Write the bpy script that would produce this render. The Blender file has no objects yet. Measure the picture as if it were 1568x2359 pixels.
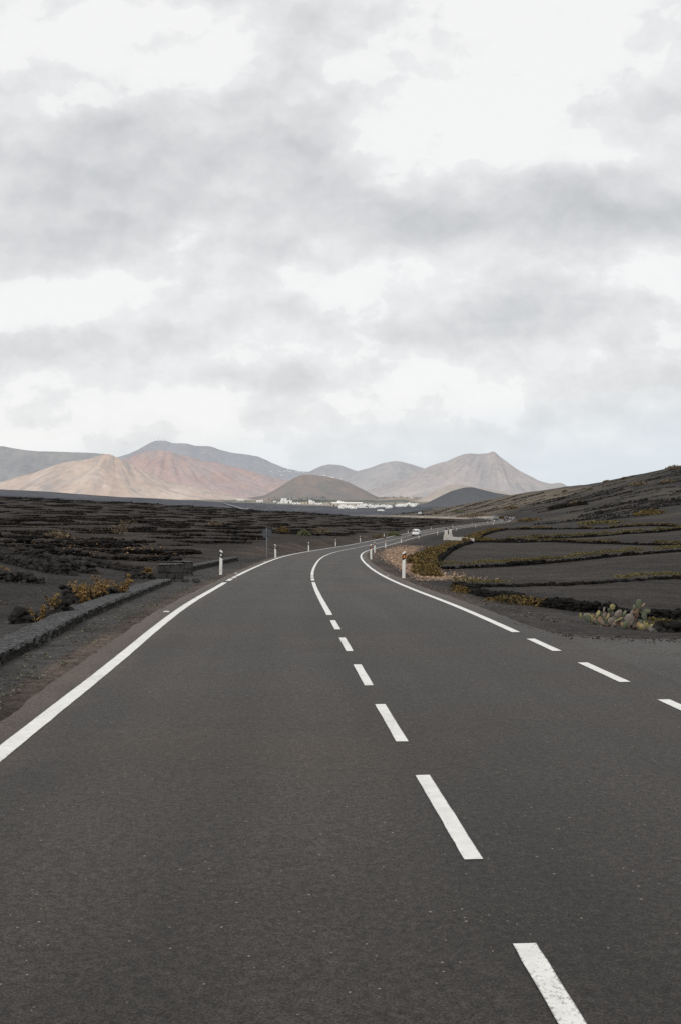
import bpy, bmesh, math, random
import numpy as np
from mathutils import Vector, Matrix, noise as mnoise

random.seed(7)
RNG = np.random.RandomState(11)
scene = bpy.context.scene
COL = scene.collection
R = math.radians

# ------------------------------------------------------------------ camera
# the eye is the origin of the scene; ground at the photographer's feet is 1.75 m lower
F, YH, CX = 2400.0, 1150.0, 784.0          # survey units: focal length, horizon row, centre column
cam = bpy.data.objects.new('camera', bpy.data.cameras.new('camera'))
COL.objects.link(cam)
cam.location = (0, 0, 0)
cam.rotation_euler = (R(90), 0, 0)
cam.data.sensor_fit = 'VERTICAL'
cam.data.sensor_height = 36.0
cam.data.lens = 36.0 * F / 2359.0
cam.data.shift_y = -29.5 / 2359.0
cam.data.clip_start = 0.05
cam.data.clip_end = 80000
scene.camera = cam


def at(px, py, d):
    return Vector(((px - CX) / F * d, d, -(py - YH) / F * d))


# ------------------------------------------------------------------ helpers
def tag(o, label=None, cat=None, group=None, kind=None):
    if label: o['label'] = label
    if cat: o['category'] = cat
    if group: o['group'] = group
    if kind: o['kind'] = kind
    return o


def empty(name, loc=(0, 0, 0), rz=0.0):
    o = bpy.data.objects.new(name, None)
    COL.objects.link(o)
    o.location = loc
    o.rotation_euler = (0, 0, rz)
    return o


class MB:
    """collects vertices and faces of one mesh"""
    def __init__(self):
        self.v = []; self.f = []; self.m = []

    def add(self, vs, fs, mi=0):
        n = len(self.v)
        self.v.extend([tuple(p) for p in vs])
        for f in fs:
            self.f.append(tuple(i + n for i in f)); self.m.append(mi)
        return self

    def box(self, c, s, rz=0.0, mi=0, taper=1.0, slant=0.0):
        hx, hy, hz = s[0] / 2, s[1] / 2, s[2] / 2
        cs, sn = math.cos(rz), math.sin(rz)
        vs = []
        for z, t in ((-hz, 1.0), (hz, taper)):
            for x, y in ((-hx, -hy), (hx, -hy), (hx, hy), (-hx, hy)):
                zz = z + (slant * (x / hx) if z > 0 else 0)
                xx, yy = x * t, y * t
                vs.append((c[0] + xx * cs - yy * sn, c[1] + xx * sn + yy * cs, c[2] + zz))
        self.add(vs, [(3, 2, 1, 0), (4, 5, 6, 7), (0, 1, 5, 4), (1, 2, 6, 5), (2, 3, 7, 6), (3, 0, 4, 7)], mi)
        return self

    def tube(self, pts, rad, n=8, mi=0, cap=True):
        pts = [Vector(p) for p in pts]
        if not hasattr(rad, '__len__'): rad = [rad] * len(pts)
        rings = []
        for i, p in enumerate(pts):
            a = pts[max(i - 1, 0)]; b = pts[min(i + 1, len(pts) - 1)]
            t = (b - a).normalized()
            up = Vector((0, 0, 1)) if abs(t.z) < .9 else Vector((1, 0, 0))
            s = t.cross(up).normalized(); w = s.cross(t)
            rings.append([p + (s * math.cos(2 * math.pi * k / n) + w * math.sin(2 * math.pi * k / n)) * rad[i] for k in range(n)])
        vs = [q for r in rings for q in r]; fs = []
        for i in range(len(pts) - 1):
            for k in range(n):
                k2 = (k + 1) % n
                fs.append((i * n + k, i * n + k2, (i + 1) * n + k2, (i + 1) * n + k))
        if cap:
            fs.append(tuple(range(n - 1, -1, -1))); fs.append(tuple(range((len(pts) - 1) * n, len(pts) * n)))
        self.add(vs, fs, mi)
        return self

    def build(self, name, mats, parent=None, smooth=False, loc=None):
        me = bpy.data.meshes.new(name)
        me.from_pydata(self.v, [], self.f)
        if not isinstance(mats, (list, tuple)): mats = [mats]
        for m in mats: me.materials.append(m)
        if len(mats) > 1: me.polygons.foreach_set('material_index', self.m)
        if smooth: me.polygons.foreach_set('use_smooth', [True] * len(me.polygons))
        me.update()
        o = bpy.data.objects.new(name, me)
        COL.objects.link(o)
        if parent: o.parent = parent
        if loc is not None: o.location = loc
        return o


def copy_tree(o, parent=None):
    c = o.copy(); COL.objects.link(c)
    if parent: c.parent = parent
    for ch in list(o.children): copy_tree(ch, c)
    return c


# --- stones
_ico = bmesh.new(); bmesh.ops.create_icosphere(_ico, subdivisions=1, radius=1)
ICO_V = [v.co.copy() for v in _ico.verts]; ICO_F = [tuple(v.index for v in f.verts) for f in _ico.faces]; _ico.free()
_ico = bmesh.new(); bmesh.ops.create_icosphere(_ico, subdivisions=2, radius=1)
ICO2_V = [v.co.copy() for v in _ico.verts]; ICO2_F = [tuple(v.index for v in f.verts) for f in _ico.faces]; _ico.free()


def stone(mb, c, sx, sy, sz, rnd, fine=False, mi=0):
    """a broken rock: a ball cut by random planes"""
    V, Fc = (ICO2_V, ICO2_F) if fine else (ICO_V, ICO_F)
    cuts = []
    for k in range(9 if fine else 4):
        n = Vector((rnd.gauss(0, 1), rnd.gauss(0, 1), rnd.gauss(0, .8))).normalized()
        cuts.append((n, rnd.uniform(.45, .80)))
    rot = Matrix.Rotation(rnd.uniform(0, 6.28), 3, 'Z') @ Matrix.Rotation(rnd.uniform(-.5, .5), 3, 'X')
    jit = .05 if fine else .16
    vs = []
    for p in V:
        q = p * (1 + rnd.uniform(-jit, jit))
        for n, t in cuts:
            e = q.dot(n) - t
            if e > 0: q = q - n * e
        q = rot @ q
        vs.append((c[0] + q.x * sx * 1.15, c[1] + q.y * sy * 1.15, c[2] + q.z * sz * 1.15))
    mb.add(vs, Fc, mi)


# ------------------------------------------------------------------ splines and noise for the land
def spline(xs, ys):
    xs = np.asarray(xs, float); ys = np.asarray(ys, float); n = len(xs)
    h = np.diff(xs); A = np.zeros((n, n)); b = np.zeros(n)
    A[0, 0] = A[-1, -1] = 1
    for i in range(1, n - 1):
        A[i, i - 1] = h[i - 1]; A[i, i] = 2 * (h[i - 1] + h[i]); A[i, i + 1] = h[i]
        b[i] = 3 * ((ys[i + 1] - ys[i]) / h[i] - (ys[i] - ys[i - 1]) / h[i - 1])
    c = np.linalg.solve(A, b)
    bb = np.diff(ys) / h - h * (2 * c[:-1] + c[1:]) / 3; dd = np.diff(c) / (3 * h)

    def f(x):
        x = np.clip(np.asarray(x, float), xs[0], xs[-1])
        i = np.clip(np.searchsorted(xs, x) - 1, 0, n - 2); t = x - xs[i]
        return ys[i] + bb[i] * t + c[i] * t * t + dd[i] * t ** 3
    return f


def smooth(x, a, b):
    t = np.clip((np.asarray(x, float) - a) / (b - a), 0, 1)
    return t * t * (3 - 2 * t)


def vnoise(x, y, seed=0):
    x = np.asarray(x, float); y = np.asarray(y, float)
    xi = np.floor(x).astype(np.int64); yi = np.floor(y).astype(np.int64)
    fx = x - xi; fy = y - yi
    fx = fx * fx * (3 - 2 * fx); fy = fy * fy * (3 - 2 * fy)

    def hsh(a, b):
        n = (a * 374761393 + b * 668265263 + seed * 974634321) & 0x7fffffff
        n = ((n ^ (n >> 13)) * 1274126177) & 0x7fffffff
        n = n ^ (n >> 16)
        return (n & 0xffff) / 32767.5 - 1
    a = hsh(xi, yi); b = hsh(xi + 1, yi); c = hsh(xi, yi + 1); d = hsh(xi + 1, yi + 1)
    return (a + (b - a) * fx) * (1 - fy) + (c + (d - c) * fx) * fy


def fbm(x, y, seed=0, oct=4):
    s = 0; a = .5; f = 1
    for k in range(oct):
        s = s + a * vnoise(np.asarray(x) * f + 17.3 * k, np.asarray(y) * f - 9.1 * k, seed + k); a *= .5; f *= 2.03
    return s


# ------------------------------------------------------------------ road alignment (x and z along y)
XR = spline([-60, -40, 0, 3.7, 8.4, 13, 19, 25.5, 32, 38.4, 43, 48, 57, 71, 90, 114, 138, 160, 182, 205, 230, 259, 290, 316, 342, 362, 378, 395, 410, 425, 450, 490, 550, 610, 680, 750, 830, 920, 1100],
            [4.5, 3.3, 1.03, .81, .50, .21, -.14, -.48, -.77, -1.02, -1.16, -1.27, -1.38, -1.40, -1.04, .03, 2.0, 4.6, 7.4, 10.6, 14.5, 20.2, 27.5, 35, 44, 51.6, 57.2, 61.3, 63.5, 64.7, 65.2, 64.4, 61, 55, 47, 36, 23, 6, -30])
ZR = spline([-60, -40, 0, 10, 22, 28.7, 35.6, 43.1, 55, 71.7, 96.6, 128, 156, 180, 204, 230, 257, 287, 317, 345, 375, 395, 425, 450, 490, 550, 610, 680, 750, 830, 920, 1100],
            [-.25, -.75, -1.75, -2.0, -2.31, -2.58, -2.86, -3.14, -3.56, -4.12, -5.03, -6.15, -6.95, -7.48, -7.91, -8.23, -8.46, -8.58, -8.58, -8.47, -8.30, -8.27, -8.45, -8.6, -8.85, -9.35, -9.9, -10.7, -11.6, -12.75, -14.2, -17.5])
WL, WR = 3.05, 2.85                          # centre line to left / right edge line
SHL, SHR = 0.55, 0.55                        # asphalt beyond the edge lines


def road_slope(y):
    return (XR(np.asarray(y) + .5) - XR(np.asarray(y) - .5))


def road_pt(y, l, dz=0.0):
    """point on the road, y along, l metres to the right of the centre line"""
    s = float(road_slope(y)); n = math.hypot(1, s)
    return Vector((float(XR(y)) + l / n, y - l * s / n, float(ZR(y)) + dz))


def lateral(x, y):
    s = road_slope(y)
    return (x - XR(y)) / np.sqrt(1 + s * s)


# the side road joins on the right: far kerb of its asphalt, y as a function of x
SIDE_X = [2.4, 2.9, 3.1, 3.25, 3.5, 3.8, 4.15, 4.7, 5.2, 7, 12, 30, 60]
SIDE_Y = [21.5, 19.2, 18.3, 17.5, 16.75, 16.35, 16.2, 16.0, 15.95, 15.9, 16.4, 20, 27]

# ------------------------------------------------------------------ the lie of the land: surveyed spot heights, thin plate spline
CTRL = [  # column, row, distance
    # left field
    (-900, 1620, 12), (-300, 1530, 14), (0, 1500, 14.5), (-300, 1400, 24), (0, 1402, 24), (0, 1335, 34), (0, 1290, 48), (0, 1250, 75), (0, 1205, 150), (0, 1174, 250), (0, 1151, 350),
    (-400, 1330, 34), (-400, 1250, 75), (-400, 1180, 200), (-400, 1148, 350), (-900, 1250, 75), (-900, 1145, 300),
    (150, 1446, 18.5), (300, 1380, 26), (300, 1325, 42), (300, 1300, 55), (300, 1254, 90), (300, 1205, 170), (300, 1180, 260), (300, 1160, 370),
    (470, 1310, 52), (500, 1296, 65), (500, 1250, 108), (500, 1205, 210), (500, 1183, 310), (500, 1171, 420),
    (615, 1283, 76), (640, 1272, 92), (700, 1252, 132), (700, 1215, 240), (700, 1192, 370), (700, 1182, 470),
    (850, 1238, 205), (850, 1212, 320), (870, 1197, 450), (870, 1192, 560), (1000, 1203, 420), (1000, 1195, 540), (1080, 1197, 450),
    # valley behind the field ridge, left to right
    (0, 1146, 700), (0, 1138, 1100), (0, 1130, 1800), (0, 1142, 2600), (0, 1150, 4200), (-900, 1135, 1100), (-900, 1118, 1800), (-900, 1150, 4200),
    (300, 1166, 600), (300, 1161, 900), (300, 1154, 1300), (300, 1146, 2000), (300, 1150, 3000), (300, 1151, 4200),
    (500, 1177, 600), (500, 1172, 1000), (500, 1165, 1500), (500, 1159, 2100), (500, 1153, 3000), (500, 1147, 4200),
    (700, 1188, 700), (700, 1184, 1000), (700, 1176, 1500), (700, 1169, 2100), (700, 1159, 2800), (700, 1145, 4200),
    (870, 1190, 780), (870, 1185, 1000), (870, 1177, 1500), (870, 1170, 2200), (870, 1157, 3000), (870, 1145, 4200),
    (1000, 1192, 620), (1000, 1182, 740), (1000, 1171, 850), (1000, 1179, 1100), (1000, 1175, 1600), (1000, 1168, 2300), (1000, 1156, 3000), (1000, 1146, 4200),
    # hill on the right
    (1100, 1192, 510), (1100, 1180, 600), (1100, 1157, 720), (1100, 1165, 1000), (1100, 1166, 2200), (1100, 1155, 4200),
    (1200, 1193, 410), (1200, 1178, 480), (1200, 1160, 560), (1200, 1139.5, 640), (1200, 1150, 900), (1200, 1160, 1300), (1200, 1162, 2200), (1200, 1155, 4200),
    (1300, 1192, 350), (1300, 1170, 430), (1300, 1145, 520), (1300, 1123.5, 600), (1300, 1138, 800), (1300, 1158, 1300), (1300, 1155, 3000),
    (1430, 1190, 300), (1430, 1160, 370), (1430, 1125, 470), (1430, 1102, 560), (1430, 1120, 750), (1430, 1150, 1300), (1430, 1154, 3000),
    (1568, 1187, 270), (1568, 1150, 340), (1568, 1115, 420), (1568, 1074, 520), (1568, 1092, 700), (1568, 1130, 1100), (1568, 1153, 1900), (1568, 1153, 4200),
    (2100, 1180, 230), (2100, 1110, 340), (2100, 1015, 500), (2100, 1060, 800), (2100, 1150, 2000), (2100, 1152, 4200),
    # fields on the right
    (1354, 1411, 24.8), (1568, 1431, 25), (1204, 1390, 29), (1129, 1377, 33), (1058, 1356, 40.5), (1440, 1452, 19.3), (1800, 1440, 24), (2100, 1400, 27),
    (1060, 1354, 41), (1242, 1352, 44), (1354, 1348, 46.5), (1490, 1337, 50), (1568, 1335, 52), (2100, 1320, 58),
    (1005, 1312.6, 80), (1140, 1307, 82), (1298, 1295.7, 88), (1422, 1282.6, 94), (1568, 1271, 100), (2100, 1245, 118),
    (1009, 1292, 95), (1035, 1271, 125), (1061, 1258, 155), (1095, 1250, 186),
    (1189, 1250.7, 178), (1354, 1252.5, 160), (1467, 1256, 148), (1568, 1258, 138), (2100, 1215, 150),
    (1257, 1241, 186), (1354, 1237.5, 186), (1448, 1230, 186), (1568, 1221, 186),
    (1110, 1235.6, 220), (1137, 1226, 245), (1167, 1220.6, 265), (1280, 1219.5, 255), (1392, 1218.7, 245), (1568, 1214, 232),
    (1027, 1244, 230), (1100, 1212, 330), (1200, 1203, 360),
]
_c = np.array(CTRL, float)
KU, KD = 6.5, 1.0
_P = np.c_[(_c[:, 0] - CX) / F * KU, np.log(_c[:, 2]) * KD]
_q = _c[:, 1] - YH


def _U(r2): return r2 * np.log(r2 + 1e-12)


_n = len(_P)
_K = _U(((_P[:, None] - _P[None]) ** 2).sum(2)) + 0.004 * np.eye(_n)
_A = np.zeros((_n + 3, _n + 3)); _A[:_n, :_n] = _K
_A[:_n, _n] = 1; _A[:_n, _n + 1:] = _P; _A[_n:, :_n] = _A[:_n, _n:].T
_w = np.linalg.solve(_A, np.r_[_q, 0, 0, 0])


def tps(u, ld):
    out = np.empty(u.shape)
    fu, fl = u.ravel() * KU, ld.ravel() * KD; o = out.ravel()
    for i in range(0, fu.size, 20000):
        a = fu[i:i + 20000]; b = fl[i:i + 20000]
        r2 = (a[:, None] - _P[None, :, 0]) ** 2 + (b[:, None] - _P[None, :, 1]) ** 2
        o[i:i + 20000] = _U(r2) @ _w[:_n] + _w[_n] + a * _w[_n + 1] + b * _w[_n + 2]
    return o.reshape(u.shape)


def land(x, y):
    """height of the open land"""
    x = np.asarray(x, float); y = np.asarray(y, float)
    yy = np.clip(y, 12, 4200)
    u = np.clip(x / np.maximum(yy, 12), -.75, .62)
    z = -tps(u, np.log(yy)) / F * yy
    return z + .025 * np.maximum(12 - y, 0)


def verge_weight(x, y):
    l = lateral(x, y)
    s = np.maximum(np.maximum(l - (WR + SHR), -(WL + SHL) - l), 0)
    bwr = 1.3 + 3.7 * smooth(y, 40, 85)
    wl = smooth(s, .9, 4.0); wr = smooth(s, .25, bwr)
    w = np.where(l < 0, wl, wr)
    sy = np.interp(np.clip(x, SIDE_X[0], 60), SIDE_X, SIDE_Y)
    w = np.where((l > 0) & (y < 60), w * smooth(y - sy, .1, 3.5), w)
    return w, s, l


def height(x, y):
    x = np.asarray(x, float); y = np.asarray(y, float)
    w, s, l = verge_weight(x, y)
    # beds of ash between the low walls: rolling on the left, nearly flat on the right
    lf = smooth(-l, 4, 14) * smooth(y, 45, 70) * (1 - smooth(y, 600, 900)) + smooth(l, 6, 14) * smooth(y, 240, 330) * (1 - smooth(y, 800, 1000))
    inner = smooth(y, 230, 300) * smooth(-l, 4, 14)
    bump = fbm(x / 11, y / 7.5, 3, 3) * .55 + fbm(x / 3.1, y / 3.1, 9, 2) * .10
    far = smooth(y, 900, 1500) * fbm(x / 160, y / 160, 21, 3) * 5 * (1 - smooth(y, 2600, 3300))
    z = land(x, y) + bump * np.clip(lf, 0, 1) + far
    rough = fbm(x / .9, y / .9, 31, 3) * .05 * smooth(s, .2, 1.2) * (1 - smooth(y, 60, 120))
    zr = np.where(y < 1100, ZR(y), -17.5)
    w = np.where(y > 1000, np.maximum(w, smooth(y, 1000, 1090)), w)
    z = zr * (1 - w) + z * w + rough * smooth(w, 0, .4)
    # under the asphalt the ground lies lower
    sy = np.interp(np.clip(x, SIDE_X[0], 60), SIDE_X, SIDE_Y)
    sg = np.maximum(l - (WR + SHR), -(WL + SHL) - l) + fbm(x / .4, y / .55, 41, 4) * .08
    bed = 1 - smooth(sg, -.26, -.06)
    bed = np.where((l > 0) & (y < 26), np.maximum(bed, 1 - smooth(y - sy, -.12, .12)), bed)
    bed = np.where(y > 1000, 0, bed)
    depth = np.where(y < 100, .05, .05 + .15 * smooth(y, 100, 300))
    return z - depth * bed + .010 * (1 - bed)


def H1(x, y): return float(height(np.array([x]), np.array([y]))[0])


def hit(px, py, dmin=8, dmax=4000):
    d = np.geomspace(dmin, dmax, 3000)
    x = (px - CX) / F * d
    row = YH - F * height(x, d) / d
    k = np.nonzero(row <= py)[0]
    i = k[0] if len(k) else len(d) - 1
    return Vector((x[i], d[i], height(x[i:i + 1], d[i:i + 1])[0]))


# ------------------------------------------------------------------ materials
def new_mat(name):
    m = bpy.data.materials.new(name); m.use_nodes = True
    nt = m.node_tree; b = nt.nodes['Principled BSDF']
    return m, nt, b


def nd(nt, t, **kw):
    n = nt.nodes.new(t)
    for k, v in kw.items():
        if k in n.bl_rna.properties.keys(): setattr(n, k, v)
        else: n.inputs[k].default_value = v
    return n


def ramp(nt, src, stops):
    r = nt.nodes.new('ShaderNodeValToRGB')
    e = r.color_ramp.elements
    while len(e) < len(stops): e.new(.5)
    for i, (p, c) in enumerate(stops):
        e[i].position = p; e[i].color = tuple(c) + (1,) if len(c) == 3 else c
    nt.links.new(src, r.inputs[0])
    return r.outputs[0]


def mixc(nt, fac, a, b, mode='MIX'):
    n = nt.nodes.new('ShaderNodeMix'); n.data_type = 'RGBA'; n.blend_type = mode
    for s, v in ((0, fac), (6, a), (7, b)):
        if isinstance(v, (int, float)): n.inputs[s].default_value = v
        elif isinstance(v, (tuple, list)): n.inputs[s].default_value = tuple(v) + ((1,) if len(v) == 3 else ())
        else: nt.links.new(v, n.inputs[s])
    return n.outputs[2]


def math_n(nt, op, a, b=None, c=None, clamp=False):
    n = nt.nodes.new('ShaderNodeMath'); n.operation = op; n.use_clamp = clamp
    for i, v in enumerate((a, b, c)):
        if v is None: continue
        if isinstance(v, (int, float)): n.inputs[i].default_value = v
        else: nt.links.new(v, n.inputs[i])
    return n.outputs[0]


def noise_n(nt, vec, scale, detail=3, rough=.55, dist=0.0):
    n = nt.nodes.new('ShaderNodeTexNoise')
    n.inputs['Scale'].default_value = scale; n.inputs['Detail'].default_value = detail
    n.inputs['Roughness'].default_value = rough; n.inputs['Distortion'].default_value = dist
    if vec is not None: nt.links.new(vec, n.inputs['Vector'])
    return n.outputs['Fac']


def bump_n(nt, b, h, strength, dist):
    n = nt.nodes.new('ShaderNodeBump'); n.inputs['Strength'].default_value = strength; n.inputs['Distance'].default_value = dist
    nt.links.new(h, n.inputs['Height']); nt.links.new(n.outputs[0], b.inputs['Normal'])


def simple(name, c1, c2=None, scale=6.0, rough=.8, spec=.3, bump=0.0, bscale=None, metallic=0.0, coord='Object', island=0.0):
    m, nt, b = new_mat(name)
    c2 = c2 or tuple(x * .8 for x in c1)
    tc = nd(nt, 'ShaderNodeTexCoord').outputs[coord]
    f = noise_n(nt, tc, scale, 4)
    col = ramp(nt, f, [(.32, c2), (.68, c1)])
    if island:
        g = nd(nt, 'ShaderNodeNewGeometry').outputs['Random Per Island']
        v = ramp(nt, g, [(0, (1 - island,) * 3), (1, (1 + island,) * 3)])
        col = mixc(nt, 1.0, col, v, 'MULTIPLY')
    nt.links.new(col, b.inputs['Base Color'])
    b.inputs['Roughness'].default_value = rough; b.inputs['Specular IOR Level'].default_value = spec
    b.inputs['Metallic'].default_value = metallic
    if bump: bump_n(nt, b, noise_n(nt, tc, bscale or scale * 4, 5), bump, .02)
    return m


M = {}
M['lava'] = simple('lava_stone', (.038, .035, .0325), (.013, .012, .011), 5, .95, .12, .8, 16, island=.45)
M['lava_far'] = simple('lava_stone_far', (.024, .021, .019), (.009, .008, .0075), .6, .95, .08, island=.5)
M['lava_field'] = simple('lava_stone_field', (.015, .014, .013), (.0055, .005, .005), 1.5, .95, .08, island=.6)
M['lava_hill'] = simple('lava_stone_hill', (.030, .028, .026), (.013, .012, .0115), .3, .95, .1, island=.5)
M['rubble'] = simple('tan_rubble', (.42, .29, .20), (.12, .09, .07), 3, .9, .2, .4, 20, island=.6)
M['white_paint'] = simple('white_post_paint', (.80, .79, .76), (.68, .67, .63), 5, .55, .4)
M['black_band'] = simple('black_band', (.012, .012, .013), (.008, .008, .008), 8, .5, .4)
M['orange_refl'] = simple('amber_reflector', (.85, .26, .01), (.70, .19, .01), 30, .35, .5)
M['white_refl'] = simple('white_reflector', (.75, .77, .78), (.6, .62, .64), 30, .35, .5)
M['galv'] = simple('galvanised_steel', (.20, .215, .22), (.14, .15, .155), 4, .55, .5, metallic=.3)
M['sign_back'] = simple('sign_back_grey', (.075, .085, .095), (.055, .062, .07), 3, .6, .4)
M['leaf_gold'] = simple('golden_leaf', (.25, .152, .048), (.105, .064, .024), 7, .7, .25, island=.5)
M['leaf_yel'] = simple('yellow_leaf', (.30, .20, .065), (.15, .095, .03), 7, .7, .25, island=.5)
M['leaf_green'] = simple('grey_green_leaf', (.15, .16, .075), (.08, .09, .045), 7, .7, .25, island=.4)
M['cover'] = simple('golden_scrub', (.165, .108, .036), (.06, .05, .023), .8, .85, .15, island=.65)
M['cover_y'] = simple('yellow_scrub', (.17, .14, .052), (.075, .066, .03), .8, .85, .15, island=.65)
M['dry'] = simple('dry_twigs', (.20, .155, .10), (.10, .08, .055), 2, .9, .1, island=.5)
M['twig'] = simple('pale_stem', (.20, .16, .12), (.10, .08, .06), 8, .9, .1)
M['house'] = simple('whitewash', (.86, .85, .82), (.78, .77, .74), .3, .8, .2)
for _k in ('house',):
    _b = M[_k].node_tree.nodes['Principled BSDF']; _b.inputs['Emission Color'].default_value = (.85, .92, 1, 1); _b.inputs['Emission Strength'].default_value = .07  # walls glow faintly: airlight in front of the village put into the material
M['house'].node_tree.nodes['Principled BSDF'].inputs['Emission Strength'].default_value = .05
M['house_cream'] = simple('cream_wall', (.62, .55, .45), (.52, .46, .38), .3, .8, .2)
M['window_dark'] = simple('dark_opening', (.10, .11, .12), (.07, .075, .08), 1, .3, .5)
M['gate_white'] = simple('weathered_whitewash', (.70, .67, .62), (.45, .42, .38), 1.6, .85, .2, .3, 12)
M['dirt'] = simple('brown_dirt', (.17, .115, .08), (.11, .08, .06), 1.5, .95, .1)
M['tree_green'] = simple('dark_foliage', (.165, .19, .155), (.11, .13, .11), .4, .85, .1, island=.4)
_b = M['tree_green'].node_tree.nodes['Principled BSDF']; _b.inputs['Emission Color'].default_value = (.80, .90, .95, 1); _b.inputs['Emission Strength'].default_value = .055  # foliage given a weak pale glow in place of the haze before it
M['trunk'] = simple('brown_bark', (.17, .15, .13), (.12, .11, .09), 2, .9, .1)


# ------------------------------------------------------------------ ground sheet
def make_ground():
    u = np.r_[-40, -12, -5, -2.6, -1.5, -1.0, -.75, np.linspace(-.6, -.36, 14), np.linspace(-.352, .352, 400), np.linspace(.36, .6, 14), .75, 1.0, 1.5, 2.6, 5, 12, 40]
    y = np.r_[-120, -60, -30, -12, -5, -2, 0, np.geomspace(1.5, 3600, 640), np.geomspace(3800, 40000, 20)]
    nu, ny = len(u), len(y)
    s = np.maximum(y, 0) + 4.0
    X = np.clip(u[None, :] * s[:, None], -60000, 60000); Y = np.repeat(y[:, None], nu, 1)
    Z = height(X, Y)
    P = np.stack([X, Y, Z], 2).reshape(-1, 3)
    i = np.arange(nu - 1)[None, :] + (np.arange(ny - 1) * nu)[:, None]
    Fq = np.stack([i, i + 1, i + 1 + nu, i + nu], 2).reshape(-1, 4)
    me = bpy.data.meshes.new('ground')
    me.vertices.add(len(P)); me.vertices.foreach_set('co', P.ravel())
    me.loops.add(Fq.size); me.loops.foreach_set('vertex_index', Fq.ravel().astype(np.int32))
    me.polygons.add(len(Fq))
    me.polygons.foreach_set('loop_start', (np.arange(len(Fq)) * 4).astype(np.int32))
    me.polygons.foreach_set('loop_total', np.full(len(Fq), 4, np.int32))
    me.polygons.foreach_set('use_smooth', np.ones(len(Fq), bool))
    me.update()
    # soil colours, surveyed zone by zone
    w, sd, l = verge_weight(X, Y)
    C = np.empty(X.shape + (3,))
    C[:] = (.029, .0265, .0245)                                     # black volcanic ash
    n1 = fbm(X / 14, Y / 14, 51, 4)[..., None]; n2 = fbm(X / 2.2, Y / 2.2, 57, 3)[..., None]

    def blend(mask, col):
        mk = np.clip(mask, 0, 1)[..., None]
        C[:] = C * (1 - mk) + np.array(col) * mk
    # beds on the left
    blend(smooth(-l, 4, 10) * smooth(Y, 40, 60), (.0285, .0235, .0205))
    blend(smooth(-l, 4, 10) * smooth(Y, 40, 60) * smooth(fbm(X / 7, Y / 6, 101, 3), .0, .35) * .7, (.052, .042, .035))
    # terraces on the right
    blend(smooth(l, 6, 9) * smooth(Y, 20, 26) * (1 - smooth(Y, 230, 270)), (.036, .0315, .0282))
    fld = smooth(l, 6, 9) * smooth(Y, 20, 26) * (1 - smooth(Y, 230, 270))
    C *= (1 + fld * (.42 * fbm(X / 7, (Y + .12 * X) / .9, 111, 3) + .30 * fbm(X / 16, Y / 9, 113, 3)))[..., None]
    # slope of the right hill
    hill = smooth(l, 8, 20) * smooth(Y, 250, 290)
    blend(hill, (.033, .030, .0275))
    blend(hill * smooth(fbm(X / 30, Y / 45, 61, 4), .02, .30) * .4, (.075, .067, .055))
    blend(hill * smooth(fbm(X / 9, Y / 12, 63, 3), .24, .38) * .3, (.11, .085, .06))
    # pale strip above the far bend
    far_r = smooth(l, 4, 7) * smooth(Y, 470, 560) * (1 - smooth(l, 60, 95)) * (1 - smooth(Y, 900, 1000))
    blend(far_r * (.55 + .6 * fbm(X / 18, Y / 18, 67, 3)), (.15, .125, .095))
    # verges: grey gravel on the left, brown dust by the asphalt
    lv = (1 - smooth(-l, 5.6, 6.4)) * (l < 0) * (1 - smooth(Y, 48, 70)) * smooth(sd, .05, .35)
    blend(lv, (.058, .056, .054))
    blend((1 - smooth(sd, .0, .32)) * (.9 + .8 * n2[..., 0]) * (l < 0), (.085, .066, .054))
    blend(smooth(sd, .5, 1.2) * (1 - smooth(-l, 6.5, 8.5)) * (l < 0) * smooth(Y, 60, 90) * (1 - smooth(Y, 330, 380)) * (.5 + n2[..., 0]), (.075, .055, .042))
    # right verge
    rv = (1 - smooth(sd, 1.8, 2.6)) * (l > 0)
    blend(rv * .8, (.048, .043, .040))
    blend((1 - smooth(sd, .1, 1.0)) * (l > 0) * smooth(Y, 21, 30) * (.55 + .9 * n2[..., 0]), (.085, .062, .047))
    # tan rubble bank at the bend
    bank = smooth(sd, .9, 1.9) * (1 - smooth(sd, 4.2, 5.4)) * (l > 0) * smooth(Y, 50, 66) * (1 - smooth(Y, 128, 160))
    blend(bank * (.85 + .9 * fbm(X / 1.1, Y / 3.0, 71, 3)), (.30, .195, .13))
    bank2 = smooth(sd, .4, 1.2) * (1 - smooth(sd, 2, 3.2)) * (l > 0) * smooth(Y, 300, 360) * (1 - smooth(Y, 420, 450))
    blend(bank2 * (.5 + n2[..., 0]), (.13, .09, .06))
    blend(smooth(sd, .1, .5) * (1 - smooth(sd, 3, 5)) * smooth(Y, 455, 500) * (1 - smooth(Y, 880, 940)) * .9, (.34, .29, .24))
    # dark lava plain in the valley, bluish distance haze painted into its colour
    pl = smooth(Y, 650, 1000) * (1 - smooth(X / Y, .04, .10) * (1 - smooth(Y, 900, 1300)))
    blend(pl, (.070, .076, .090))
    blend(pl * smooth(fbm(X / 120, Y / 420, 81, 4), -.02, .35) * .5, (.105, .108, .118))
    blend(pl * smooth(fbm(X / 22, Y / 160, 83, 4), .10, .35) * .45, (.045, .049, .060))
    # paler farmland around the village
    vill = smooth(Y, 2450, 2800)
    blend(vill * .8, (.16, .165, .165))
    blend(vill * smooth(fbm(X / 60, Y / 300, 91, 4), .0, .22) * .8, (.34, .285, .235))
    blend(vill * smooth(fbm(X / 45, Y / 220, 93, 4), .05, .25) * .7, (.105, .125, .105))
    tan_f = np.exp(-(((X / np.maximum(Y, 1) * F + CX - 790) / 110) ** 2)) * smooth(Y, 2250, 2380) * (1 - smooth(Y, 2750, 2950))
    blend(tan_f * .75, (.40, .35, .29))
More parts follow.
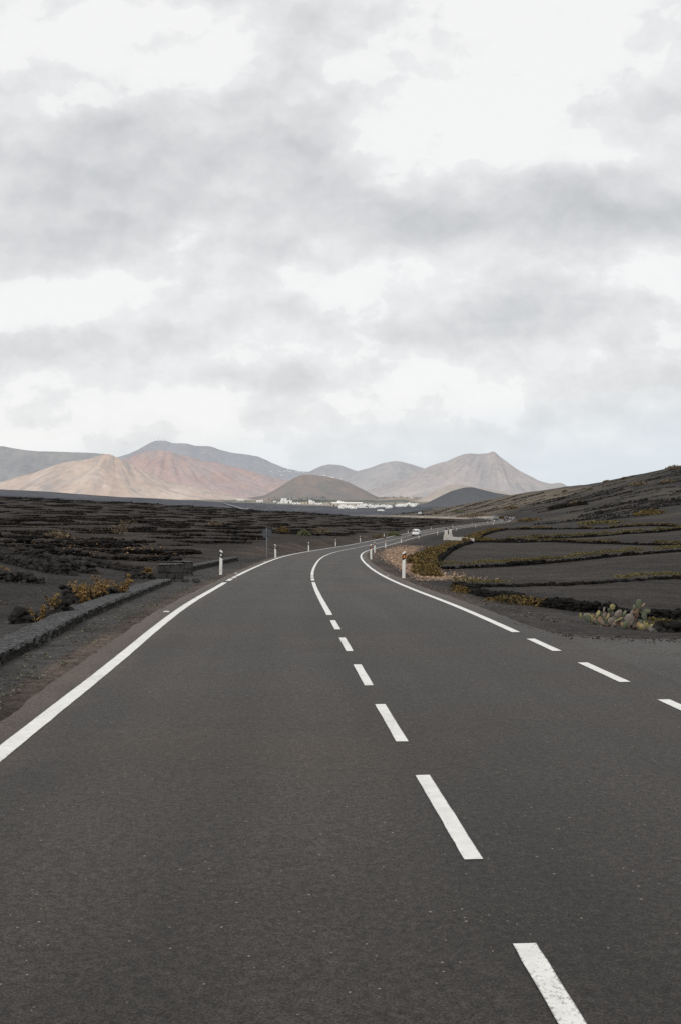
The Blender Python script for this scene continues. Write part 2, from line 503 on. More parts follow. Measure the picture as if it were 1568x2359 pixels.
    PXm = X / np.maximum(Y, 1) * F + CX
    blend(np.exp(-((PXm - 730) / 95) ** 2) * smooth(Y, 2950, 3150) * .9, (.085, .105, .085))
    blend(np.exp(-((PXm - 930) / 60) ** 2) * smooth(Y, 3300, 3500) * .8 * (.6 + n1[..., 0]), (.44, .35, .29))
    blend(np.exp(-((PXm - 590) / 60) ** 2) * smooth(Y, 2700, 2900) * np.clip(.3 + 1.6 * fbm(X / 90, Y / 130, 97, 3), 0, 1), (.42, .35, .28))
    C *= (1 + .28 * n1 + .22 * n2)
    C = np.clip(C, .004, 1)
    A = me.color_attributes.new('soil', 'FLOAT_COLOR', 'POINT')
    A.data.foreach_set('color', np.concatenate([C.reshape(-1, 3), np.ones((len(P), 1))], 1).ravel().astype(np.float32))
    m, nt, b = new_mat('volcanic_ground')
    pos = nd(nt, 'ShaderNodeNewGeometry').outputs['Position']
    att = nd(nt, 'ShaderNodeAttribute', attribute_name='soil').outputs['Color']
    a = noise_n(nt, pos, 22, 4, .8); bb = noise_n(nt, pos, 3.5, 4, .7); cc = noise_n(nt, pos, .45, 4, .6)
    v = math_n(nt, 'MAXIMUM', math_n(nt, 'MULTIPLY_ADD', a, 3.4, -.70), .15)
    v2 = math_n(nt, 'MAXIMUM', math_n(nt, 'MULTIPLY_ADD', bb, 2.4, -.20), .2)
    v3 = math_n(nt, 'MULTIPLY_ADD', cc, 1.3, .35)
    vv = math_n(nt, 'MULTIPLY', math_n(nt, 'MULTIPLY', v, v2), v3)
    comb = nd(nt, 'ShaderNodeCombineColor')
    for k in range(3): nt.links.new(vv, comb.inputs[k])
    col = mixc(nt, 1.0, att, comb.outputs[0], 'MULTIPLY')
    vo = nd(nt, 'ShaderNodeTexVoronoi', Scale=16.0); nt.links.new(pos, vo.inputs['Vector'])
    spk = math_n(nt, 'MULTIPLY', math_n(nt, 'LESS_THAN', vo.outputs['Distance'], .10), math_n(nt, 'GREATER_THAN', noise_n(nt, pos, 2.1, 2), .56))
    col = mixc(nt, math_n(nt, 'MULTIPLY', spk, .45), col, (.30, .25, .20))
    nt.links.new(col, b.inputs['Base Color'])
    b.inputs['Roughness'].default_value = .95; b.inputs['Specular IOR Level'].default_value = .12
    bump_n(nt, b, math_n(nt, 'ADD', a, bb), .9, .04)
    me.materials.append(m)
    o = bpy.data.objects.new('ground', me); COL.objects.link(o)
    tag(o, kind='structure')
    return o


ground = make_ground()


# ------------------------------------------------------------------ asphalt
def asphalt(name, base, dust, side=False):
    m, nt, b = new_mat(name)
    pos = nd(nt, 'ShaderNodeNewGeometry').outputs['Position']
    uv = nd(nt, 'ShaderNodeUVMap', uv_map='lane').outputs[0]
    sep = nd(nt, 'ShaderNodeSeparateXYZ'); nt.links.new(uv, sep.inputs[0])
    fine = noise_n(nt, pos, 95, 3, .75); mid = noise_n(nt, pos, 24, 4, .7); big = noise_n(nt, pos, .30, 5, .65)
    k = math_n(nt, 'MULTIPLY', math_n(nt, 'MAXIMUM', math_n(nt, 'MULTIPLY_ADD', fine, 5.0, -1.5), .1), math_n(nt, 'MULTIPLY_ADD', mid, 2.6, -.30))
    k = math_n(nt, 'MULTIPLY', k, math_n(nt, 'MULTIPLY_ADD', big, 1.0, .5))
    cb = nd(nt, 'ShaderNodeCombineColor')
    for i in range(3): nt.links.new(k, cb.inputs[i])
    # stretched noise along the lane: wheel tracks and oil
    mp = nd(nt, 'ShaderNodeMapping'); nt.links.new(uv, mp.inputs[0]); mp.inputs['Scale'].default_value = (1.1, .035, 1)
    tr = noise_n(nt, mp.outputs[0], 1.0, 3, .5)
    bc = ramp(nt, tr, [(.33, tuple(x * .80 for x in base)), (.67, tuple(x * 1.22 for x in base))])
    la = math_n(nt, 'SUBTRACT', math_n(nt, 'ABSOLUTE', sep.outputs[0]), 1.45)
    la = math_n(nt, 'SUBTRACT', math_n(nt, 'ABSOLUTE', la), .72)
    trk = math_n(nt, 'POWER', 2.718, math_n(nt, 'MULTIPLY', math_n(nt, 'MULTIPLY', la, la), -9.0))
    if not side: bc = mixc(nt, math_n(nt, 'MULTIPLY', trk, math_n(nt, 'MULTIPLY_ADD', tr, 1.2, -.25, clamp=True)), bc, tuple(x * 1.28 for x in base))
    # warm patches
    wp = noise_n(nt, pos, .22, 3, .6)
    bc = mixc(nt, ramp(nt, wp, [(.45, (0, 0, 0)), (.75, (.7, .7, .7))]), bc, (base[0] * 1.38, base[1] * 1.16, base[2] * .92))
    if not side:
        nz = math_n(nt, 'MULTIPLY_ADD', noise_n(nt, pos, 1.3, 4, .65), .9, -.45)
        lx = math_n(nt, 'ADD', sep.outputs[0], nz)
        dl = math_n(nt, 'MULTIPLY_ADD', lx, -1.7, -4.75, clamp=True)       # left of the edge line
        dr = math_n(nt, 'MULTIPLY_ADD', lx, 1.8, -4.95, clamp=True)
        dr = math_n(nt, 'MULTIPLY', dr, math_n(nt, 'MULTIPLY_ADD', sep.outputs[1], .2, -3.8, clamp=True))
        bc = mixc(nt, math_n(nt, 'MULTIPLY', math_n(nt, 'MAXIMUM', dl, dr), .85), bc, dust)
    col = mixc(nt, 1.0, bc, cb.outputs[0], 'MULTIPLY')
    vo = nd(nt, 'ShaderNodeTexVoronoi', Scale=27.0); nt.links.new(pos, vo.inputs['Vector'])
    rnd = nd(nt, 'ShaderNodeSeparateColor'); nt.links.new(vo.outputs['Color'], rnd.inputs[0])
    sp = math_n(nt, 'LESS_THAN', vo.outputs['Distance'], math_n(nt, 'MULTIPLY_ADD', math_n(nt, 'POWER', rnd.outputs[0], 5.0), .16, .035))
    sp = math_n(nt, 'MULTIPLY', sp, math_n(nt, 'GREATER_THAN', rnd.outputs[1], .45))
    col = mixc(nt, math_n(nt, 'MULTIPLY', sp, .7), col, (.30, .26, .225))
    if side:
        vc = nd(nt, 'ShaderNodeTexVoronoi', feature='DISTANCE_TO_EDGE', Scale=.55)
        ds = nt.nodes.new('ShaderNodeVectorMath'); ds.operation = 'MULTIPLY_ADD'
        nn = nt.nodes.new('ShaderNodeTexNoise'); nn.inputs['Scale'].default_value = 1.4; nt.links.new(pos, nn.inputs['Vector'])
        nt.links.new(nn.outputs['Color'], ds.inputs[0]); ds.inputs[1].default_value = (1.2, 1.2, 0); nt.links.new(pos, ds.inputs[2])
        nt.links.new(ds.outputs[0], vc.inputs['Vector'])
        cr = math_n(nt, 'LESS_THAN', vc.outputs['Distance'], .006)
        col = mixc(nt, math_n(nt, 'MULTIPLY', cr, .55), col, (.012, .012, .012))
    nt.links.new(col, b.inputs['Base Color'])
    b.inputs['Roughness'].default_value = .62; b.inputs['Specular IOR Level'].default_value = .22
    bump_n(nt, b, math_n(nt, 'ADD', fine, mid), .35, .012)
    return m


M['asphalt'] = asphalt('asphalt', (.0345, .0298, .0258), (.083, .060, .046))
M['asphalt_side'] = asphalt('worn_asphalt', (.043, .0405, .038), (.1, .09, .08), True)


def ribbon(name, ys, l0, l1, dz, mat, parent=None, nl=2, jag=0.0, uvs=True):
    """strip following the road between offsets l0 and l1"""
    V = []; Fc = []; UV = []
    for y in ys:
        for k in range(nl):
            t = k / (nl - 1); l = l0 + (l1 - l0) * t
            if jag and k in (0, nl - 1): l += random.gauss(0, jag)
            if callable(dz): z = dz(l)
            else: z = dz
            V.append(road_pt(y, l, z)); UV.append((l, y))
    for i in range(len(ys) - 1):
        for k in range(nl - 1):
            a = i * nl + k
            Fc.append((a, a + 1, a + 1 + nl, a + nl))
    me = bpy.data.meshes.new(name); me.from_pydata([tuple(v) for v in V], [], Fc)
    if uvs:
        ul = me.uv_layers.new(name='lane')
        for lp in me.loops: ul.data[lp.index].uv = UV[lp.vertex_index]
    me.materials.append(mat); me.update()
    o = bpy.data.objects.new(name, me); COL.objects.link(o)
    if parent: o.parent = parent
    return o


def ysteps(a, b, near=.5):
    out = [a]; y = a
    while y < b - 1e-6:
        y = min(b, y + max(near, .025 * max(y, 0))); out.append(y)
    return out


road = ribbon('road', ysteps(-40, 930), -(WL + SHL), WR + SHR, 0.0, M['asphalt'], nl=8, jag=.03)
tag(road, kind='structure')

# paint: slightly worn, ragged at the edges
m, nt, b = new_mat('road_paint')
pos = nd(nt, 'ShaderNodeNewGeometry').outputs['Position']
f1 = noise_n(nt, pos, 55, 4, .75); f2 = noise_n(nt, pos, 1.2, 3)
ue = nd(nt, 'ShaderNodeSeparateXYZ'); nt.links.new(nd(nt, 'ShaderNodeUVMap', uv_map='lane').outputs[0], ue.inputs[0])
edge_w = math_n(nt, 'MULTIPLY', math_n(nt, 'POWER', math_n(nt, 'ABSOLUTE', ue.outputs[0]), 14.0), .30)
f1 = math_n(nt, 'ADD', f1, edge_w)
wear = ramp(nt, math_n(nt, 'MULTIPLY_ADD', f2, .45, f1), [(.80, (0, 0, 0)), (.96, (1, 1, 1))])
col = ramp(nt, noise_n(nt, pos, 9, 4), [(.3, (.66, .65, .62)), (.7, (.80, .79, .76))])
col = mixc(nt, math_n(nt, 'MULTIPLY', wear, .7), col, (.10, .095, .09))
nt.links.new(col, b.inputs['Base Color']); b.inputs['Roughness'].default_value = .7; b.inputs['Specular IOR Level'].default_value = .3
M['paint'] = m


def zlift(y): return .004 + .0004 * max(y - 30, 0) * .5


def marking(name, a, b_, l, wdt, near=.12):
    ys = ysteps(a, b_, near)
    V = []; Fc = []
    for i, y in enumerate(ys):
        for s in (-1, 1):
            j = random.gauss(0, .0013) if y < 60 else 0
            w2 = wdt / 2 * (1 + .25 * smooth(y, 120, 420))
            V.append(tuple(road_pt(y, (l(y) if callable(l) else l) + s * w2 + j, zlift(y))))
    for i in range(len(ys) - 1): Fc.append((2 * i, 2 * i + 1, 2 * i + 3, 2 * i + 2))
    me = bpy.data.meshes.new(name); me.from_pydata(V, [], Fc); me.materials.append(M['paint'])
    ul = me.uv_layers.new(name='lane')
    for lp in me.loops: ul.data[lp.index].uv = (-1 if lp.vertex_index % 2 == 0 else 1, V[lp.vertex_index][1])
    me.update()
    o = bpy.data.objects.new(name, me); COL.objects.link(o); o.parent = road
    return o


for a, b_ in ((-3.4, -1.6), (-.45, 1.35), (2.5, 4.36), (5.46, 7.30), (8.43, 10.17), (11.35, 13.02), (14.38, 16.09), (17.36, 19.05)):
    marking('centre_dash', a, b_, 0, .102)
marking('centre_line', 20.23, 36.1, 0, .12)
marking('centre_dash', 37.5, 39.5, 0, .12); marking('centre_dash', 40.2, 41.7, 0, .12)
marking('centre_line', 42.3, 206, 0, .12, .25)
for a in (208.5, 214, 219.5, 225): marking('centre_dash', a, a + 3.2, 0, .13, 1)
marking('centre_line', 231, 925, 0, .13, 1)
marking('edge_line', -12, 36.1, lambda y: -WL - .11 * (1 - float(smooth(y, 5, 15))), .165)
marking('edge_dash', 37.5, 39.5, -WL, .17); marking('edge_dash', 40.2, 41.7, -WL, .17)
marking('edge_line', 42.3, 925, -WL, .17, .25)
for a, b_ in ((3.0, 4.6), (5.8, 7.4), (8.6, 10.24), (11.39, 13.0), (14.2, 15.73)): marking('edge_dash', a, b_, WR, .13)
marking('edge_line', 16.7, 925, WR, .14, .2)


# side road on the right
def make_side():
    xs = [None] + SIDE_X
    V = []; Fc = []; UV = []
    cols = np.concatenate([np.linspace(0, 1, 30), [1.6, 3, 5]])
    ys0 = -14
    rows = 34
    grid = []
    X = np.r_[np.linspace(2.4, 8, 40), np.linspace(9, 60, 30)]
    for x in X:
        yt = float(np.interp(x, SIDE_X, SIDE_Y)) + .05 * math.sin(x * 5.1) + .05 * mnoise.noise(Vector((x * 2.3, 0, 0)))
        for k in range(rows):
            y = ys0 + (yt - ys0) * k / (rows - 1)
            # it lies just under the edge of the main road and meets it flush
            V.append((x, y, float(ZR(y)) - .004)); UV.append((x, y))
    nx = len(X)
    for i in range(nx - 1):
        for k in range(rows - 1):
            a = i * rows + k
            Fc.append((a, a + rows, a + rows + 1, a + 1))
    me = bpy.data.meshes.new('side_road'); me.from_pydata(V, [], Fc)
    ul = me.uv_layers.new(name='lane')
    for lp in me.loops: ul.data[lp.index].uv = UV[lp.vertex_index]
    me.materials.append(M['asphalt_side']); me.update()
    o = bpy.data.objects.new('side_road', me); COL.objects.link(o)
    tag(o, kind='structure')


make_side()


# ------------------------------------------------------------------ hills
def hill_mat(name, c1, c2, c3, streak=1.0, haze=.05):
    m, nt, b = new_mat(name)
    uv = nd(nt, 'ShaderNodeUVMap', uv_map='slope').outputs[0]
    pos = nd(nt, 'ShaderNodeNewGeometry').outputs['Position']
    mp = nd(nt, 'ShaderNodeMapping'); nt.links.new(uv, mp.inputs[0]); mp.inputs['Scale'].default_value = (.012, 1.6, 1)
    st = noise_n(nt, mp.outputs[0], 1.0, 7, .62, 1.6)
    pt = noise_n(nt, pos, .0075, 7, .62, .4)
    col = mixc(nt, ramp(nt, pt, [(.43, (0, 0, 0)), (.57, (1, 1, 1))]), c1, c2)
    col = mixc(nt, ramp(nt, st, [(.46, (0, 0, 0)), (.66, (.62 * streak,) * 3)]), col, c3)
    fn = noise_n(nt, pos, .09, 3, .7)
    v = ramp(nt, fn, [(.30, (.86,) * 3), (.70, (1.12,) * 3)])
    col = mixc(nt, 1.0, col, v, 'MULTIPLY')
    sc_ = noise_n(nt, pos, .045, 5, .75)
    dens = noise_n(nt, pos, .006, 3, .5)
    scr = ramp(nt, math_n(nt, 'MULTIPLY_ADD', dens, .5, sc_), [(.70, (1.06, 1.06, 1.06)), (.90, (.84, .85, .85))])
    col = mixc(nt, 1.0, col, scr, 'MULTIPLY')
    nt.links.new(col, b.inputs['Base Color'])
    b.inputs['Roughness'].default_value = 1; b.inputs['Specular IOR Level'].default_value = 0
    b.inputs['Emission Color'].default_value = (.80, .88, 1.0, 1); b.inputs['Emission Strength'].default_value = haze  # distance haze painted on as a constant bluish glow of the slope
    bump_n(nt, b, st, .6, 16)
    return m


HILLS = {}


def hill(key, prof, d, mat, k=2.3, base=-22.0, gul=.10, wig=60, seed=0, fan=.25, conc=1.3, radial=True, xo=0.0):
    prof = np.array(prof, float)
    px = np.linspace(prof[0, 0], prof[-1, 0], max(60, int((prof[-1, 0] - prof[0, 0]) / 2.2)))
    row = np.interp(px, prof[:, 0], prof[:, 1])
    # soften the polyline a little
    ker = np.array([1, 2, 3, 2, 1.]); ker /= ker.sum()
    row = np.convolve(np.pad(row, 2, mode='edge'), ker, 'valid')
    X0 = (px - CX) / F * d
    hgt = np.maximum((YH - row) / F * d - base, 0.5)
    hgt = hgt + fbm(X0 / 70, X0 * 0 + seed, seed, 3) * np.minimum(hgt, 60) * .05
    xpk = X0[np.argmax(hgt)] + xo
    T = np.concatenate([-np.linspace(1, 0, 52) ** 1.0, np.linspace(0, 1, 14)[1:]])
    V = []; UV = []
    nT = len(T)
    W = hgt * k + 40
    kern = np.hanning(25); kern /= kern.sum()
    W = np.convolve(np.pad(W, 12, mode='edge'), kern, 'valid')
    Xg = X0[:, None] + 0 * T[None]
    Tg = np.abs(T)[None] + 0 * Xg
    fanx = Xg + (Xg - xpk) * fan * Tg
    Yg = d + wig * fbm(X0 / 300, X0 * 0 + 5, seed + 3, 2)[:, None] + T[None] * W[:, None]
    hh = hgt[:, None] * (1 - Tg) ** conc
    Xr = (Xg - xpk) / (.35 + Tg) * .9 if radial else Xg
    g = fbm(Xr / 75 + .25 * fbm(Xg / 60, Tg * 3, seed + 7, 2), Tg * 2.4 + .004 * Xg, seed + 1, 4) + .5 * fbm(Xr / 24, Tg * 2.2, seed + 2, 3)
    hh = hh + g * gul * hgt[:, None] * np.sin(np.pi * np.clip(Tg * 1.05, 0, 1)) ** .8
    Zg = np.maximum(hh, 0) + base
    P = np.stack([fanx, Yg, Zg], 2).reshape(-1, 3)
    nx = len(px)
    i = np.arange(nT - 1)[None, :] + (np.arange(nx - 1) * nT)[:, None]
    Fq = np.stack([i, i + nT, i + nT + 1, i + 1], 2).reshape(-1, 4)
    me = bpy.data.meshes.new('hill'); me.from_pydata(P.tolist(), [], Fq.tolist())
    ul = me.uv_layers.new(name='slope')
    UVa = np.stack([((Xg - xpk) / (.30 + Tg) * .8 if radial else Xg), Tg], 2).reshape(-1, 2)
    li = np.empty(len(me.loops), np.int32); me.loops.foreach_get('vertex_index', li)
    ul.data.foreach_set('uv', UVa[li].ravel().astype(np.float32))
    me.polygons.foreach_set('use_smooth', [True] * len(me.polygons))
    me.materials.append(mat); me.update()
    o = bpy.data.objects.new('hill', me); COL.objects.link(o); tag(o, kind='structure')
    HILLS[key] = o
    return o


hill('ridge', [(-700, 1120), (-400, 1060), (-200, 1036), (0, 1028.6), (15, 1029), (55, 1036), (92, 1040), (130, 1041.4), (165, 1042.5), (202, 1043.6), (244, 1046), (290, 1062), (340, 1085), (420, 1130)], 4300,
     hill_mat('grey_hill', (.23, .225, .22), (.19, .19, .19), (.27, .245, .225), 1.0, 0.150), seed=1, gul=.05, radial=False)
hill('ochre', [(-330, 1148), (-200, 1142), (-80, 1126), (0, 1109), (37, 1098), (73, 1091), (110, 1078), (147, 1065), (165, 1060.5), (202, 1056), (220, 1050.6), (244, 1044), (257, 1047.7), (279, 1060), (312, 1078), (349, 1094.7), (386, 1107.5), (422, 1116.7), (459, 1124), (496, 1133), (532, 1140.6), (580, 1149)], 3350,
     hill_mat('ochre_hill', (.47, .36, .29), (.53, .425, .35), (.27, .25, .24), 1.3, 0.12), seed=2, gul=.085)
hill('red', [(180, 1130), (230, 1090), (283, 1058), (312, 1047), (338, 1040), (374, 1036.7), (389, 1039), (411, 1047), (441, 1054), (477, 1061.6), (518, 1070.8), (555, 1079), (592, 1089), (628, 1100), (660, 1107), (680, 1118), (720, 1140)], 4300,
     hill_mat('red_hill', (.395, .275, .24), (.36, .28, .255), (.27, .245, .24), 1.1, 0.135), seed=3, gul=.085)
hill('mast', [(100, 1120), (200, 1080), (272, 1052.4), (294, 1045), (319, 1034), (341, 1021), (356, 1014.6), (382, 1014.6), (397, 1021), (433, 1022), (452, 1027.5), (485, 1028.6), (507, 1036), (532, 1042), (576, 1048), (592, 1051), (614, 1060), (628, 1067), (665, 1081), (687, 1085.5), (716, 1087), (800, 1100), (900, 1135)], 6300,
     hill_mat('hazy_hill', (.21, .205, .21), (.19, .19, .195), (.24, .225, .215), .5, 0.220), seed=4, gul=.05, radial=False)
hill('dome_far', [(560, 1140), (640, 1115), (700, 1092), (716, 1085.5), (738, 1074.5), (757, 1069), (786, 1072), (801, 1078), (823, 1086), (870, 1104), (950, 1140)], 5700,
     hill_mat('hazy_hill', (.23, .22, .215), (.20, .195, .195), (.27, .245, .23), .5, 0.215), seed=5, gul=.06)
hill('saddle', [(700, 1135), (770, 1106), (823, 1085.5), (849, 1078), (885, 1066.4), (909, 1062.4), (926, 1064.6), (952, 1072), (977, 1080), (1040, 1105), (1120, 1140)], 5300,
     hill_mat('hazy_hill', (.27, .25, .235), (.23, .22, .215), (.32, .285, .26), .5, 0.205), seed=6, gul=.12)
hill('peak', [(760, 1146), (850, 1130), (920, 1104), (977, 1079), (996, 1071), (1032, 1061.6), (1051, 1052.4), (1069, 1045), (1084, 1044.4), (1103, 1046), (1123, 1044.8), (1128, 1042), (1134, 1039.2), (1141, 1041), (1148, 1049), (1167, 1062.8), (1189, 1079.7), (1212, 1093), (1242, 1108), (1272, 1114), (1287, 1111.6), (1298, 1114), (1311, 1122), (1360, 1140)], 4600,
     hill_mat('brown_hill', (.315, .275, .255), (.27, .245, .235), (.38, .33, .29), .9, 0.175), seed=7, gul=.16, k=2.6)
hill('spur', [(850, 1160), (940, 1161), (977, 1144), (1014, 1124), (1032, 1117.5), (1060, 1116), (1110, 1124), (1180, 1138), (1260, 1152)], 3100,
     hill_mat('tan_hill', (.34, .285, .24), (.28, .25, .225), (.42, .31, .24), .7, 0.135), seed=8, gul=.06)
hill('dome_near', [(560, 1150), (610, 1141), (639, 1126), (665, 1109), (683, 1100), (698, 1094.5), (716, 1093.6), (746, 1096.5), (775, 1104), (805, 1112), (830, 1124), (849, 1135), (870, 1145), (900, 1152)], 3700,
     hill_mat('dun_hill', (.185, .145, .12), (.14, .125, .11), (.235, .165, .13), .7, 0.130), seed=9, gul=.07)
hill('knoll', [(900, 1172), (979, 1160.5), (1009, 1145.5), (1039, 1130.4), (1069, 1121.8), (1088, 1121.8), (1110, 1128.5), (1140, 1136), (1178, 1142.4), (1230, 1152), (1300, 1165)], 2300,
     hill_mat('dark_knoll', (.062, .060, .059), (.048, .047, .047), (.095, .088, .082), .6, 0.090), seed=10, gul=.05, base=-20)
# bushes and low walls of the plain thin out against the hills: rolling foot of the mountains
bpy.context.view_layer.update()


def on_land(px, py):
    """first surface met along a sight line"""
    dg = bpy.context.evaluated_depsgraph_get()
    ok, loc, nrm, idx, ob, mt = scene.ray_cast(dg, Vector((0, 0, 0)), at(px, py, 1).normalized(), distance=60000)
    return loc if ok else None


# ------------------------------------------------------------------ stone walls
def path_pts(P, step):
    """resample a polyline in plan"""
    out = []
    for a, b in zip(P[:-1], P[1:]):
        L = math.hypot(b[0] - a[0], b[1] - a[1]); n = max(1, int(round(L / step)))
        for i in range(n): out.append((a[0] + (b[0] - a[0]) * i / n, a[1] + (b[1] - a[1]) * i / n))
    out.append(tuple(P[-1][:2]))
    return out


def rubble_mb(P, hgt, wid, size, rnd, fine=False, sink=.05, taper_ends=True, mb=None, flat_z=None):
    mb = mb or MB()
    pts = path_pts(P, size * 1.05)
    n = len(pts)
    hz = height(np.array([p[0] for p in pts]), np.array([p[1] for p in pts])) if flat_z is None else [flat_z] * n
    courses = max(1, int(round(hgt / (size * .72))))
    rows = max(1, int(round(wid / (size * .95))))
    for i, p in enumerate(pts):
        a = pts[max(i - 1, 0)]; b = pts[min(i + 1, n - 1)]
        tx, ty = b[0] - a[0], b[1] - a[1]; L = math.hypot(tx, ty) or 1
        nx, ny = -ty / L, tx / L
        endk = min(i, n - 1 - i)
        cc = courses if not taper_ends else min(courses, endk + 1)
        cc = max(1, cc - (1 if rnd.random() < .15 and courses > 1 else 0))
        if courses > 1 and mnoise.noise(Vector((p[0] * .35, p[1] * .35, 3.3))) > .22: cc += 1
        if mnoise.noise(Vector((p[0] * .9, p[1] * .9, 8.3))) > .42 and cc > 1: cc -= 1
        for c in range(cc):
            shrink = 1 - .30 * c / max(courses, 1)
            for r in range(rows):
                o = ((r + .5) / rows - .5) * wid * shrink + rnd.uniform(-.12, .12) * size
                s = size * rnd.choice((.38, .48, .56, .64, .82)) * rnd.uniform(.85, 1.15)
                along = rnd.uniform(-.5, .5) * size
                z = hz[i] - sink + size * .30 + c * hgt / courses * .92 + rnd.uniform(-.14, .12) * size
                stone(mb, (p[0] + nx * o + tx / L * along, p[1] + ny * o + ty / L * along, z), s * 1.15, s, s * .78, rnd, fine)
    return mb


def rubble_wall(P, hgt, wid, size, label, group=None, fine=False, mat=None, name='stone_wall', seed=1, taper=True):
    rnd = random.Random(seed)
    o = rubble_mb(P, hgt, wid, size, rnd, fine, taper_ends=taper).build(name, mat or M['lava'])
    tag(o, label, 'stone wall', group)
    return o


def xy(px, d): return ((px - CX) / F * d, d)


# kerb-like walls along the left verge: flat rough top, broken face
def kerb_wall(front, wid, hgt, label, seed):
    """front: list of (x, y) of the road-side foot"""
    rnd = random.Random(seed)
    pts = path_pts(front, .10)
    n = len(pts)
    prof = [(0.0, -.10), (-.012, .0), (.005, .35), (-.01, .7), (.02, .94), (.06, 1.0), (.16, 1.02), (.3, 1.0), (.45, 1.03), (.6, 1.0), (.75, 1.02), (.9, 1.0), (.97, .93), (1.0, .5), (1.0, -.1)]
    V = []; Fc = []
    hz = height(np.array([p[0] for p in pts]), np.array([p[1] for p in pts]))
    ker = np.ones(15) / 15
    hz = np.convolve(np.pad(hz, 7, mode='edge'), ker, 'valid')
    for i, p in enumerate(pts):
        a = pts[max(i - 2, 0)]; b = pts[min(i + 2, n - 1)]
        tx, ty = b[0] - a[0], b[1] - a[1]; L = math.hypot(tx, ty)
        nx, ny = -ty / L, tx / L                     # to the left, away from the road
        for j, (o, h) in enumerate(prof):
            q = Vector((p[0] * 3.1, p[1] * 3.1, j * .9))
            e = mnoise.noise(q) * .014 + mnoise.noise(q * 3.3) * .03
            face = 1.3 if j < 5 else .55
            oo = o * wid + e * face
            zz = hz[i] + h * hgt + (mnoise.noise(q * 2.1 + Vector((9, 9, 9))) * .016 + mnoise.noise(Vector((p[0] * 13, p[1] * 13, j * 2.0))) * .013) * (1 if h > .3 else .3)
            V.append((p[0] + nx * oo, p[1] + ny * oo, zz))
    m_ = len(prof)
    for i in range(n - 1):
        for j in range(m_ - 1):
            a = i * m_ + j
            Fc.append((a, a + 1, a + m_ + 1, a + m_))
    Fc.append(tuple(range(m_))); Fc.append(tuple(range((n - 1) * m_ + m_ - 1, (n - 1) * m_ - 1, -1)))
    mb = MB(); mb.add(V, Fc)
    o = mb.build('kerb_wall', M['kerb'])
    tag(o, label, 'wall', 'low stone walls along the left verge')
    return o


m, nt, b = new_mat('rough_mortared_stone')
pos = nd(nt, 'ShaderNodeNewGeometry').outputs['Position']; nrm = nd(nt, 'ShaderNodeNewGeometry').outputs['Normal']
sepn = nd(nt, 'ShaderNodeSeparateXYZ'); nt.links.new(nrm, sepn.inputs[0])
f1 = noise_n(nt, pos, 22, 5, .7); f2 = noise_n(nt, pos, 3.2, 4, .65); vo = nd(nt, 'ShaderNodeTexVoronoi', Scale=9.0); nt.links.new(pos, vo.inputs['Vector'])
vj = nd(nt, 'ShaderNodeTexVoronoi', feature='DISTANCE_TO_EDGE', Scale=4.6)
wj = nt.nodes.new('ShaderNodeVectorMath'); wj.operation = 'MULTIPLY_ADD'
nj = nt.nodes.new('ShaderNodeTexNoise'); nj.inputs['Scale'].default_value = 5; nt.links.new(pos, nj.inputs['Vector'])
nt.links.new(nj.outputs['Color'], wj.inputs[0]); wj.inputs[1].default_value = (.14, .14, .14); nt.links.new(pos, wj.inputs[2]); nt.links.new(wj.outputs[0], vj.inputs['Vector'])
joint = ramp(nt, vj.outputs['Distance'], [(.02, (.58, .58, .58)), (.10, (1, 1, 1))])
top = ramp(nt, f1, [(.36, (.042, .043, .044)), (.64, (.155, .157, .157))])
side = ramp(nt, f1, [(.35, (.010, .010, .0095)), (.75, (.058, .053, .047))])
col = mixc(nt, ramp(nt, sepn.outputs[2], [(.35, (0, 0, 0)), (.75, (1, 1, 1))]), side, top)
col = mixc(nt, ramp(nt, f2, [(.55, (0, 0, 0)), (.78, (.45,) * 3)]), col, (.10, .092, .075))
col = mixc(nt, 1.0, col, joint, 'MULTIPLY')
nt.links.new(col, b.inputs['Base Color']); b.inputs['Roughness'].default_value = .95; b.inputs['Specular IOR Level'].default_value = .15
bump_n(nt, b, math_n(nt, 'ADD', math_n(nt, 'MULTIPLY', f1, 1.0), math_n(nt, 'MULTIPLY', joint, .8)), 1.0, .05)
M['kerb'] = m

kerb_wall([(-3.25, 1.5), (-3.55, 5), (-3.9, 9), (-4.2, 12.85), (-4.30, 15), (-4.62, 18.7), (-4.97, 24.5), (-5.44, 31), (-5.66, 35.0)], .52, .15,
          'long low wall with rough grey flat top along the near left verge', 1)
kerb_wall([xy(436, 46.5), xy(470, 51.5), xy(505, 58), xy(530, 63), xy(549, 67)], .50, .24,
          'short low wall with grey flat top behind the nearest left marker post', 2)


